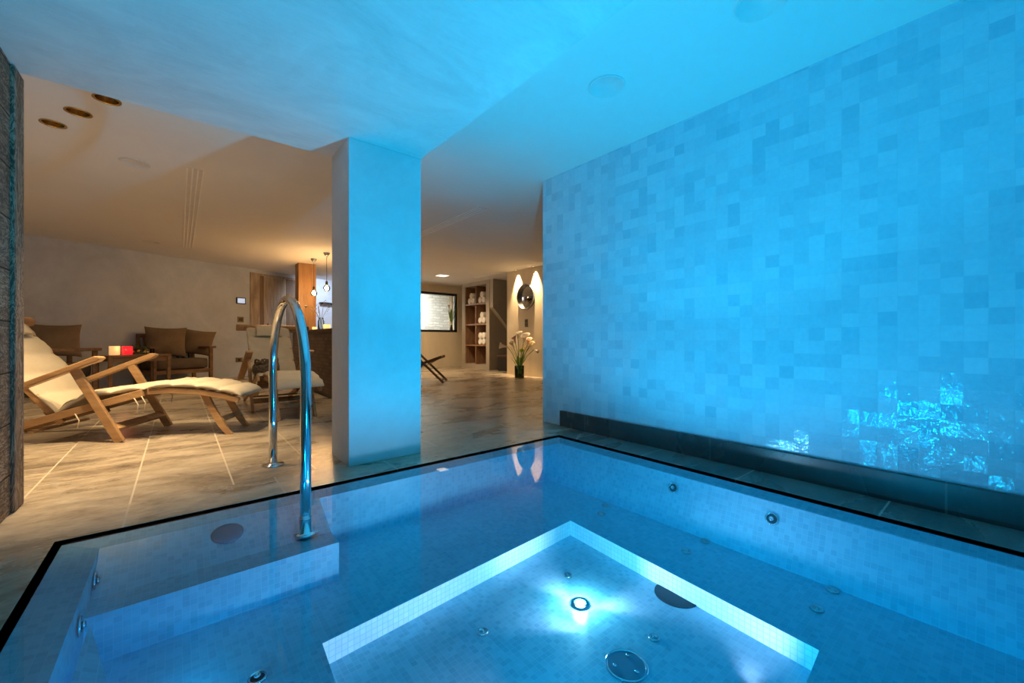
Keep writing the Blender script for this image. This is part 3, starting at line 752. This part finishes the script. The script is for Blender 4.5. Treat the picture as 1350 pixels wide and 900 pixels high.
# ------------------------------------------------------------------ coffee table with candles
ct = empty('coffee_table', (-.545,8.66,0), ANG); tag(ct, 'dark brown wooden side table carrying candles between the armchairs', 'table')
hw, hd = .38, .25
MB().box(-hw,hw,-hd,hd,.545,.58).build('tabletop', 'brownwood', ct, .004)
for sx in (-1,1):
    for sy in (-1,1): MB().box(sx*(hw-.025)-.022,sx*(hw-.025)+.022,sy*(hd-.025)-.022,sy*(hd-.025)+.022,0,.545).build('leg', 'brownwood', ct, .003)
m = MB()
for sy in (-1,1): m.box(-hw+.04,hw-.04,sy*(hd-.025)-.01,sy*(hd-.025)+.01,.48,.544)
m.build('apron', 'brownwood', ct)
def on_table(x, y, z=.5815): return Vector(ct.matrix_basis @ Vector((x,y,z)))
def candle_cup(x, y, r, h, mat, label):
    e = tag(empty('candle_holder', on_table(x,y)), label, 'candle holder', 'lit candle holders on the side table')
    MB().lathe([(r*.9,0),(r,.01),(r,h),(r-.006,h),(r-.006,.012),(0,.012)], n=28).build('cup', mat, e)
    MB().lathe([(r*.55,.013),(r*.55,h*.5),(0,h*.5)], n=18).build('candle', 'wax', e)
    MB().lathe([(.0,0),(.006,.008),(.004,.02),(0,.03)], (0,0,h*.52), 10).build('flame', 'flame', e)
candle_cup(-.235,-.02,.062,.135,'cup_cream','cream glass candle holder glowing on the side table')
candle_cup(-.09,-.03,.064,.13,'cup_red','red glass candle holder glowing on the side table')
lamp('candle_glow', 'POINT', on_table(-.2,-.15,.72), .7, (1,.35,.15), .04)
e = tag(empty('table_wreath', on_table(.075,-.02)), 'small wreath of dark leaves and gilded baubles beside the red candle holder', 'wreath')
random.seed(5); m = MB()
for i in range(70):
    a = random.uniform(0,2*PI); r0 = .075+random.uniform(-.03,.03); z = random.uniform(.015,.14)
    c0 = Vector((r0*math.cos(a), r0*math.sin(a), z)); d = Vector((random.uniform(-1,1),random.uniform(-1,1),random.uniform(-.1,1))).normalized()*.045
    s_ = d.cross(Vector((random.uniform(-1,1),random.uniform(-1,1),1))).normalized()*.011
    m.add([c0, c0+d*.5+s_, c0+d, c0+d*.5-s_, c0+d*.5+Vector((0,0,.004))], [(0,1,4),(1,2,4),(2,3,4),(3,0,4)], 0, False)
m.tube([(.075*math.cos(a*PI/8), .075*math.sin(a*PI/8), .02) for a in range(16)], .014, 8, closed=True)
m.build('foliage', 'leaf', e)
for i in range(7):
    a = i*.9; q = MB().lathe([(0,-.018),(.013,-.012),(.018,0),(.013,.012),(0,.018)], n=12).build('bauble', 'gold_fruit', e)
    q.location = (.085*math.cos(a), .085*math.sin(a)-.01, .035+.01*(i % 3))
e = tag(empty('glass_tumbler', on_table(.24,.02)), 'clear tumbler standing at the end of the side table', 'glass')
MB().lathe([(.026,0),(.032,.085),(.0305,.085),(.025,.006),(0,.006)], n=20).build('bowl', 'glass', e)

# ------------------------------------------------------------------ folding stool right of the column
st = empty('folding_chair', (3.72,7.12,0), math.radians(-38)); tag(st, 'low folding wooden chair with a tan leather seat, half hidden by the column', 'chair')
for sy in (-1,1):
    MB().bar((.34,sy*.24,.0),(-.30,sy*.24,.62),.026,.042,(1,0,0)).build('leg', 'brownwood', st, .006)
    MB().bar((-.62,sy*.21,.0),(-.10,sy*.21,.34),.026,.042,(1,0,0)).build('leg', 'brownwood', st, .006)
    MB().bar((-.46,sy*.225,.22),(.30,sy*.225,.49),.024,.05).build('seat_rail', 'brownwood', st, .006)
    MB().bar((-.40,sy*.25,.25),(-.72,sy*.25,.86),.024,.045,(1,0,0)).build('back_upright', 'brownwood', st, .006)
MB().tube([(.30,-.25,.045),(.30,.25,.045)], .013, 10).build('foot_bar', 'darkwood', st)
MB().tube([(-.58,-.22,.035),(-.58,.22,.035)], .013, 10).build('foot_bar', 'darkwood', st)
m = MB(); vs = []; fs = []
for i in range(25):
    if i < 13: x = .30-.74*i/12; z = .51-.27*i/12-.07*math.sin(PI*i/12)
    else: q = (i-12)/12; x = -.44-.28*q; z = .24+.60*q-.03*math.sin(PI*q)
    for y in (-.215,.215): vs += [(x,y,z),(x+.004,y,z-.008)]
for i in range(24):
    a = i*4; b = a+4; fs += [(a,b,b+2,a+2),(a+1,a+3,b+3,b+1),(a,a+1,b+1,b),(a+2,b+2,b+3,a+3)]
m.add(vs, fs, 0, True); m.build('seat_sling', 'leather', st)

# ------------------------------------------------------------------ door, panels and wall fittings on the rear wall
wl = empty('door_1', P0, ANG); struct(wl, 'old wooden door in a panelled frame')
H = 2.315
MB().box(-.05,.155,-.03,0,0,H).box(-.05,1.5,-.032,0,H-.05,H).build('side_panel', 'doorwood', wl, .003)
MB().box(.155,.255,-.012,0,0,H-.05).build('jamb', 'doorwood_dark', wl)
MB().box(.257,.80,-.022,0,.01,H-.06).build('door_leaf', 'doorwood', wl, .002)
MB().box(.805,1.5,-.03,0,0,H-.05).build('wall_panel', 'doorwood_dark', wl, .003)
hd_ = MB().tube([(.34,-.02,1.11),(.34,-.07,1.11),(.355,-.075,1.11),(.46,-.075,1.11)], .010, 10)
hd_.box(.325,.355,-.028,-.02,1.02,1.18); hd_.build('handle', 'black', wl)
def wall_item(name, t, z, w, h, d=.012): return empty(name, W(t,0,z), ANG)
e = tag(wall_item('touch_panel',-.245,1.66,0,0), 'black touch panel with a lit screen on the plaster wall by the door', 'control panel')
MB().box(-.10,.10,-.022,0,-.07,.07).build('housing', 'black', e, .004)
MB().box(-.078,.078,-.0235,-.022,-.052,.052).build('screen', 'screen', e)
e = tag(wall_item('light_switch',-.25,1.25,0,0), 'bronze double light switch under the touch panel', 'switch')
MB().box(-.065,.065,-.010,0,-.06,.06).build('plate', 'switch', e, .003)
for x in (-.02,.02): MB().box(x-.015,x+.015,-.016,-.010,-.03,.03).build('rocker', 'brass_dark', e)
e = tag(wall_item('wall_socket',-.28,.37,0,0), 'bronze wall socket low beside the farther recliner', 'socket')
MB().box(-.07,.07,-.010,0,-.05,.05).build('plate', 'switch', e, .003); MB().box(-.028,.028,-.013,-.010,-.028,.028).build('outlet', 'black', e)
e = empty('wall_shelf', W(1.95,0,1.77), ANG); tag(e, 'thin dark wall shelf glimpsed behind the hanging bulbs', 'shelf')
MB().box(-.22,.22,-.16,0,0,.018).build('board', 'black', e)
for x in (-.15,.15): MB().box(x-.008,x+.008,-.08,0,-.03,0).build('bracket', 'black', e)

# spruce post next to the bar
struct(MB().box(1.91, 2.245, 9.29, 9.6, 0, CEIL).build('trim_5', 'orangewood', bevel=.004), 'orange spruce post behind the bar')
# ------------------------------------------------------------------ bar counter
bc = empty('bar_counter', (1.57,4.8,0)); tag(bc, 'dark wooden bar counter running behind the column', 'counter')
MB().box(.03,.75,.03,3.45,.06,.93).build('body', 'counter', bc)
MB().box(.0,.80,0,3.50,.93,.968).build('worktop', 'darkwood', bc, .004)
MB().box(.06,.72,.06,3.42,0,.06).build('toe_kick', 'black', bc)
def counter_cup(x, y, r, h, label):
    e = tag(empty('tea_light', (x,y,.969)), label, 'candle holder', 'lit tea lights on the bar')
    MB().lathe([(r*.85,0),(r,.01),(r,h),(r-.005,h),(r-.005,.01),(0,.01)], n=20).build('cup', 'cup_amber', e)
    MB().lathe([(r*.6,.011),(r*.6,h*.4),(0,h*.4)], n=14).build('candle', 'wax', e)
counter_cup(1.80, 7.55, .035, .06, 'small glowing tea light on the bar left of the glass vase')
counter_cup(1.86, 7.02, .055, .09, 'larger glowing tea light on the bar right of the glass vase')
e = tag(empty('small_pot', (1.69,7.62,.969)), 'small dark pot on the bar with a single dried flower', 'pot')
MB().lathe([(.03,0),(.04,.03),(.035,.06),(.022,.075),(.018,.075),(.02,.05),(0,.04)], n=18).build('bowl', 'black', e)
MB().tube([(0,0,.05),(.005,.0,.2),(-.02,0,.36),(.0,0,.42)], .003, 6).build('stem', 'stem_dry', e)
MB().lathe([(0,-.02),(.02,-.01),(.03,.005),(.012,.02),(0,.015)], (-.01,0,.41), 10).build('flower_head', 'lily', e)
e = tag(empty('glass_vase', (1.85,7.33,.969)), 'clear glass vase of dried twigs on the bar', 'vase')
MB().lathe([(.045,0),(.05,.01),(.05,.15),(.035,.19),(.04,.21),(.037,.21),(.032,.19),(.046,.15),(.046,.012),(0,.012)], n=24).build('vessel', 'glass', e)
random.seed(9)
for i in range(7):
    a = random.uniform(0,2*PI); sp = random.uniform(.06,.20); hgt = random.uniform(.34,.52)
    p = [(0,0,.02),(.01*math.cos(a),.01*math.sin(a),.18),(sp*.5*math.cos(a),sp*.5*math.sin(a),hgt*.7),(sp*math.cos(a),sp*math.sin(a),hgt)]
    m = MB().tube(p, .003, 6)
    for q in range(4): m.lathe([(0,-.012),(.008,0),(0,.012)], (p[3][0]+random.uniform(-.02,.02),p[3][1]+random.uniform(-.02,.02),p[3][2]-q*.03), 6)
    m.build('twig', 'stem_dry', e)
def pendant(x, y, zb, label):
    e = tag(empty('pendant_lamp', (x,y,CEIL)), label, 'lamp', 'bare bulb pendants over the bar')
    MB().lathe([(0,0),(.055,0),(.055,-.02),(.035,-.055),(.012,-.07),(0,-.07)], n=20).build('ceiling_rose', 'steel_dull', e)
    MB().tube([(0,0,-.06),(0,0,zb-CEIL+.11)], .004, 6).build('cord', 'black', e)
    MB().lathe([(0,.12),(.018,.12),(.022,.06),(.02,.05)], (0,0,zb-CEIL), 16).build('socket', 'brass_dark', e)
    MB().lathe([(.018,.055),(.04,.04),(.06,.0),(.055,-.035),(.03,-.062),(0,-.068)], (0,0,zb-CEIL), 20).build('bulb_glass', 'glass', e)
    MB().lathe([(0,.034),(.024,.022),(.034,-.004),(.024,-.03),(0,-.04)], (0,0,zb-CEIL), 12).build('filament', 'filament', e)
    lamp('bulb_glow', 'POINT', (x,y,zb), 50, (1,.52,.20), .045)
pendant(2.05, 8.65, 1.73, 'bare bulb pendant over the bar in front of the spruce post')
pendant(2.09, 7.90, 1.76, 'bare bulb pendant over the bar close to the column')

# ------------------------------------------------------------------ towel shelves
# shell of the niche block, open towards the room (-x)
nx = 6.35; ys = [8.71, 8.86, 9.345, 9.395, 9.90, 10.05]; zs = [.13,.65,1.23,1.79,2.28]
m = MB()
m.box(nx,7.15,8.71,8.86,0,CEIL); m.box(nx,7.15,9.90,10.05,0,CEIL); m.box(nx,7.15,8.86,9.90,0,.13); m.box(nx,7.15,8.86,9.90,2.30,CEIL); m.box(7.0,7.15,8.86,9.90,.13,2.30)
struct(m.build('wall_shelves', 'niche'), 'plastered block around the towel shelves')
e = tag(empty('towel_shelf_unit', (nx+.02,8.86,.13)), 'brown wooden shelf unit of eight compartments built into the plaster', 'shelf')
MB().box(.38,.40,0,1.04,0,2.17).build('back_panel', 'nichewood', e)
MB().box(0,.38,.505,.54,0,2.17).build('divider', 'nichewood', e, .002)
for y in (0,1.02): MB().box(0,.38,y,y+.02,0,2.17).build('side_panel', 'nichewood', e)
for z in (.52,1.10,1.66): MB().box(-.005,.38,.02,1.02,z-.02,z+.02).build('shelf', 'nichewood', e, .002)
def make_roll():
    m = MB(); r = .082; L = .30; n = 30
    prof = [(0,-.004)]
    for i in range(1,9): prof.append((r*.9*i/9, .005*math.sin(i*2.1)))
    prof += [(r*.93,.002),(r,.012),(r*1.01,L/2),(r,L-.012),(r*.9,L)]
    m.lathe(prof, n=n, mat=Matrix.Rotation(PI/2,4,'Y'))
    m.bar((.01,.02,r*.99),(L-.01,.02,r*.99),.05,.008)
    return m
rollm = None; grp = 'rolled white towels on the shelves'
def roll(y, z, label):
    global rollm
    if rollm is None: rollm = make_roll().build('rolled_towel', 'towel'); o = rollm
    else: o = rollm.copy(); C.objects.link(o)
    o.location = (nx+.035, y, z+.083); return tag(o, label, 'towel', grp)
for (yc, shelf, nm) in ((9.64,1.81,'top shelf compartment by the window'), (9.12,1.81,'top shelf compartment by the stairs'), (9.12,1.25,'second shelf compartment by the stairs')):
    roll(yc+.084, shelf, 'rolled white towel, lower one window side, '+nm)
    roll(yc-.084, shelf, 'rolled white towel, lower one stair side, '+nm)
    roll(yc, shelf+.145, 'rolled white towel, topmost one, '+nm)
roll(9.2, .67, 'rolled white towel, bottom window side, third compartment by the stairs'); roll(9.034, .67, 'rolled white towel, bottom stair side, third compartment by the stairs')
roll(9.2, .67+.166, 'rolled white towel, upper window side, third compartment by the stairs'); roll(9.034, .67+.166, 'rolled white towel, upper stair side, third compartment by the stairs')
o = MB().lathe([(.05,0),(.08,.02),(.09,.03),(.085,.03),(.05,.01),(0,.008)], n=20).build('small_dish', 'black'); o.location = (nx+.15,9.55,.671)
tag(o, 'small dark dish alone in the third window side compartment', 'dish')

# ------------------------------------------------------------------ stair recess
m = MB(); m.prism([(6.355,CEIL),(7.15,CEIL),(7.15,.84),(6.355,1.655)], 8.55, 8.705)
st2 = struct(m.build('stair_soffit', 'niche'), 'sloping underside of a stair in the dark recess')
e = tag(empty('storage_bench', (6.62,8.2,0)), 'low dark bench box in the recess under the stair', 'bench')
MB().box(-.16,.48,-.28,.28,0,.36).build('body', 'black', e, .006); MB().box(-.18,.50,-.30,.30,.36,.41).build('seat_top', 'darkwood', e, .006)
o = MB().lathe([(0,0),(.03,0),(.03,.012),(0,.016)], n=16, mat=Matrix.Rotation(-PI/2,4,'Y') if False else Matrix.Rotation(PI/2,4,'X')).build('coat_knob', 'brass_dark'); o.location = (6.43,8.708,1.75)
tag(o, 'small round dark knob on the plaster beside the towel shelves', 'hook')

# ------------------------------------------------------------------ mirror wall
e = tag(empty('round_mirror', (6.03,6.86,1.775)), 'round mirror with a thin metal rim under two spotlights', 'mirror')
RY = Matrix.Rotation(-PI/2,4,'Y')
MB().lathe([(.285,0),(.285,.05),(.279,.052),(.272,.046),(.272,.02),(.285,0)], n=56, mat=RY).build('rim', 'steel_dull', e)
MB().lathe([(.272,.02),(.272,.036),(0,.036)], n=56, mat=RY).build('mirror_glass', 'mirror', e)
e = tag(empty('wall_switch', (6.03,6.86,1.18)), 'tall bronze switch plate on the beige wall below the round mirror', 'switch')
MB().box(-.012,0,-.05,.05,-.09,.09).build('plate', 'switch', e, .003); 
for z in (-.035,.045): MB().box(-.018,-.012,-.028,.028,z-.028,z+.028).build('rocker', 'brass_dark', e)
for (x,y,lab) in ((5.955,7.14,'small ceiling spotlight over the mirror, beside the recess'),(5.955,6.55,'small ceiling spotlight over the mirror, beside the tiled wall')):
    e = tag(empty('ceiling_spotlight', (x,y,CEIL)), lab, 'light', 'spotlights over the round mirror')
    MB().lathe([(.045,0),(.045,-.006),(.034,-.008),(.03,-.003)], n=24, cap=False).build('trim_ring', 'steel_dull', e)
    MB().lathe([(.029,-.003),(0,-.004)], n=18).build('bulb', 'lampglow', e)
    lamp('mirror_beam', 'SPOT', (x,y,CEIL-.02), 420, (1,.68,.36), .012, (6.045,y,CEIL-.50), 58, 1.)

# lilies
vp = Vector((5.60,6.60,0))
e = tag(empty('flower_vase', vp), 'green glass cylinder vase on the floor by the beige wall', 'vase')
MB().lathe([(.098,0),(.102,.01),(.102,.255),(.096,.262),(.094,.255),(.094,.016),(0,.014)], n=32).build('vessel', 'glass_green', e)
MB().lathe([(.093,.017),(.093,.19),(0,.19)], n=28).build('water_fill', 'glass_green', e)
def stem_to(tip, bow=.03):
    tip = Vector(tip); b = Vector((tip.x*-.10, tip.y*-.10, .03)); mid = Vector((tip.x*.16, tip.y*.16, .27))
    q = Vector((tip.x*.55, tip.y*.55, .27+(tip.z-.27)*.62))
    return [b, mid, q, tip]
def calla(tip, d, mat, label, s=1.0):
    e = tag(empty('calla_lily', vp), label, 'flower', 'cut flowers in the green glass vase')
    MB().tube(stem_to(tip), .006, 8).build('stem', 'stem', e)
    d = Vector(d).normalized(); m4 = frame_to(tip, d)
    m = MB(); n = 20; vs = []; fs = []
    for i, (r, z) in enumerate([(.006,-.01),(.014,.02),(.020,.05),(.028,.075),(.042,.095),(.055,.10)]):
        for j in range(n):
            a = 2*PI*j/n; ext = (1+math.cos(a))/2
            k_ = i/5.; vs.append(m4 @ Vector((r*s*math.cos(a)*(1+.35*k_*ext), r*s*math.sin(a), s*(z+.055*k_*k_*ext))))
    for i in range(5):
        for j in range(n): fs.append((i*n+j,i*n+(j+1)%n,(i+1)*n+(j+1)%n,(i+1)*n+j))
    m.add(vs, fs, 0, True); o = m.build('petal', mat, e); sd = o.modifiers.new('thickness','SOLIDIFY'); sd.thickness = .0025
    MB().tube([tuple(m4 @ Vector((0,0,.02*s))), tuple(m4 @ Vector((.004,0,.085*s)))], .006*s, 8).build('spadix', 'lily_yellow', e)
# image-left is (-.63... , .77...) of the room: u = (-.774,.633)
def off(l, f, z): return (-.774*l*.86-.633*f, .633*l*.86-.774*f, z)
calla(off(.30,.02,.66), off(1,.2,.15), 'lily', 'white calla lily reaching out farthest toward the recess', 1.25)
calla(off(.03,.0,.82), off(-.1,.1,1), 'lily', 'white calla lily standing topmost over the green vase', 1.15)
calla(off(-.10,.03,.74), off(-.15,.5,.9), 'lily', 'biggest white calla lily opening toward the room', 1.5)
calla(off(-.24,.0,.64), off(-.4,.3,.6), 'lily', 'white calla lily low beside the yellow spray', 1.0)
calla(off(-.36,.02,.60), off(-.8,.2,-.3), 'lily', 'cream calla lily drooping toward the tiled wall', .75)
calla(off(.10,-.05,.74), off(.3,.2,.9), 'lily_pink', 'blush pink calla lily behind the topmost white one', 1.1)
calla(off(-.20,-.08,.70), off(-.3,.2,.9), 'lily_pink', 'blush pink calla lily behind the biggest white one', 1.1)
calla(off(.15,.06,.66), off(.4,.5,.7), 'lily', 'cream calla lily in the middle of the yellow blossoms', 1.1)
e = tag(empty('chrysanthemum', vp), 'round lime green pompon flower in the centre of the bouquet', 'flower', 'cut flowers in the green glass vase')
tp = Vector(off(-.05,.12,.58)); MB().tube(stem_to(tp), .005, 8).build('stem', 'stem', e)
m = MB(); random.seed(4)
for i in range(90):
    d = Vector((random.gauss(0,1),random.gauss(0,1),random.gauss(0,1)+.3)).normalized(); s_ = d.orthogonal().normalized()*.009
    m.add([tp+d*.01-s_, tp+d*.01+s_, tp+d*.062], [(0,1,2)], 0)
m.lathe([(0,-.04),(.035,-.025),(.05,0),(.035,.03),(0,.042)], tuple(tp), 14); m.build('bloom', 'lime', e)
for (l,f,z,lab) in ((.20,.05,.62,'spray of small yellow blossoms beside the recess side lily'),(-.13,-.02,.63,'spray of small yellow blossoms amid the tall white lilies'),(-.30,.04,.74,'spray of small yellow blossoms on the tiled wall side of the bouquet')):
    e = tag(empty('yellow_spray', vp), lab, 'flower', 'cut flowers in the green glass vase'); tp = Vector(off(l,f,z))
    MB().tube(stem_to(tp), .004, 6).build('stem', 'stem', e); m = MB()
    for i in range(17):
        c0 = tp+Vector((random.uniform(-.06,.06),random.uniform(-.06,.06),random.uniform(-.05,.05)))
        for j in range(5):
            a = j*2*PI/5; d = Vector((math.cos(a),math.sin(a),.5)).normalized()*.036; s_ = Vector((-math.sin(a),math.cos(a),0))*.008
            m.add([c0,c0+d*.6+s_,c0+d,c0+d*.6-s_], [(0,1,2,3)], 0)
    m.build('blossoms', 'lily_yellow', e)
m = MB()
for i in range(34):
    a = random.uniform(0,2*PI); r1 = random.uniform(.08,.30); z1 = random.uniform(.36,.62)
    b = Vector((.02*math.cos(a),.02*math.sin(a),random.uniform(.1,.26))); t2 = Vector((r1*math.cos(a),r1*math.sin(a),z1)); mid = b.lerp(t2,.5)+Vector((0,0,.06)); s_ = Vector((-math.sin(a),math.cos(a),0))*.012
    m.add([b, mid+s_, t2, mid-s_], [(0,1,2,3)], 0)
o = m.build('bouquet_greenery', 'stem'); o.location = vp; tag(o, 'loose green leaves filling the bouquet above the vase rim', 'leaves', kind='stuff')

# plant on the window sill
e = tag(empty('sill_plant', (6.30,10.57,wz0+.001)), 'white flower in a slim dark vase on the window sill', 'plant')
MB().lathe([(.03,0),(.045,.04),(.04,.12),(.02,.20),(.024,.22),(.018,.22),(.015,.2),(0,.15)], n=18).build('vase', 'black', e)
m = MB(); random.seed(12)
for i in range(16):
    a = random.uniform(0,2*PI); h_ = random.uniform(.45,.85); r1 = random.uniform(.05,.20)
    if math.sin(a) > .0: a = -a
    b = Vector((0,0,.2)); t2 = Vector((r1*math.cos(a), r1*math.sin(a)*.5, h_)); mid = b.lerp(t2,.55)+Vector((0,0,.04)); s_ = Vector((-math.sin(a),math.cos(a),.3))*.016
    m.add([b, mid+s_, t2, mid-s_], [(0,1,2,3)], 0)
m.build('leaves', 'stem', e)
for (x,z) in ((.02,.80),(-.10,.70)):
    MB().tube([(0,0,.2),(x*.4,-.02,.5),(x,-.03,z)], .005, 6).lathe([(.006,0),(.02,.05),(.04,.10),(.02,.09),(0,.05)], (x,-.03,z), 12).build('flower', 'lily', e)

# ------------------------------------------------------------------ light in the place
# underwater lamps, plus spots added for the well walls and pool end
lamp('pool_lamp_up', 'SPOT', (1.42,1.244,PZ+.02), 90, BLUE, .035, (1.42,1.30,2), 98, .25)
lamp('pool_lamp_glow', 'POINT', (1.42,1.244,PZ+.05), 4, (.5,.85,1), .03)
lamp('pool_lamp_wide', 'SPOT', (1.42,1.244,PZ+.03), 95, (.002,.56,1), .03, (1.42,1.244,2), 150, .35)
for (p, a, w_) in (((1.42,1.20,PZ+.035),(1.83,.98,PZ+.07),14),((1.40,1.26,PZ+.035),(1.45,1.69,PZ+.07),12),((1.50,.56,PZ+.035),(1.80,.66,PZ+.07),7),((.78,.80,PZ+.035),(.62,1.62,PZ+.08),26),((1.3,1.1,PZ+.035),(1.05,1.65,PZ+.08),10)):
    lamp('well_wall_fill', 'SPOT', p, w_*.85, (1,.62,.84), .02, a, 70, 1.)  # extra tinted spots added to whiten the foot well walls
lamp('pool_side_up', 'SPOT', (-.22,1.35,-.2), 78, BLUE, .014, (1.3,.75,.35), 118, .5)
lamp('pool_side_glow', 'SPOT', (-.22,1.35,-.2), 16, CY, .03, (1.3,1.4,-.22), 150, .6)
lamp('pool_end_fill', 'SPOT', (.95,-.95,-.12), 36, BLUE, .03, (.9,1.2,1.5), 120, .6)  # added blue fill from the unseen near end of the pool
lamp('pool_near_up', 'SPOT', (-.22,.55,-.2), 78, BLUE, .014, (1.4,.3,.35), 118, .5)
lamp('pool_near_glow', 'SPOT', (-.22,.55,-.2), 16, CY, .03, (1.3,.8,-.22), 150, .6)
# warm ceiling spots; all but the square panel's are added fill without fixtures
lamp('warm_fill', 'SPOT', (-1.7,6.3,CEIL-.02), 190, WARM, .05, (-1.7,6.6,0), 110, .8)  # out of view, added for warm bounce in the lounge
lamp('warm_fill', 'SPOT', (1.0,7.4,CEIL-.02), 60, WARM, .05, (1.0,7.4,0), 110, .8)
lamp('warm_fill', 'SPOT', (3.9,4.6,CEIL-.02), 22, WARM, .05, (3.9,4.6,0), 110, .8)
lamp('warm_fill', 'SPOT', (1.35,4.05,CEIL-.02), 85, WARM, .05, (.9,5.7,.3), 66, .8)  # hidden by the column, added to warm the farther recliner
lamp('warm_fill', 'SPOT', (5.0,8.9,CEIL-.03), 230, (1,.72,.42), .08, (5.0,9.0,0), 150, .9)
lamp('bar_wall_fill', 'SPOT', (3.2,10.35,CEIL-.03), 120, (.72,.84,1), .05, (2.9,11.4,1.5), 110, .8)  # cool spot added out of view to brighten the wall behind the bar
lamp('outside_beam', 'SPOT', (4.9,10.98,2.33), 400, (1,.95,.9), .05, (5.1,11.8,1.3), 150, .7)
w = bpy.data.worlds.new('world'); scene.world = w; w.use_nodes = True
w.node_tree.nodes['Background'].inputs[0].default_value = (.02,.03,.05,1); w.node_tree.nodes['Background'].inputs[1].default_value = .3

# ------------------------------------------------------------------ camera
cam = bpy.data.cameras.new('camera'); co = bpy.data.objects.new('camera', cam); C.objects.link(co)
cam.sensor_width = 36; cam.lens = 36*537/1350; cam.shift_y = -3/1350
co.location = (0,0,.82); co.rotation_euler = (PI/2, 0, -math.atan2(.633,.774)); cam.clip_start = .02
scene.camera = co
vs_ = scene.view_settings; vs_.view_transform = 'Standard'; vs_.look = 'None'; vs_.gamma = 1; vs_.exposure = 0; vs_.use_curve_mapping = False
scene.cycles.use_denoising = True
scene.cycles.max_bounces = 10; scene.cycles.transparent_max_bounces = 16; scene.cycles.diffuse_bounces = 5
scene.cycles.caustics_reflective = False; scene.cycles.caustics_refractive = False
scene.cycles.sample_clamp_indirect = 6
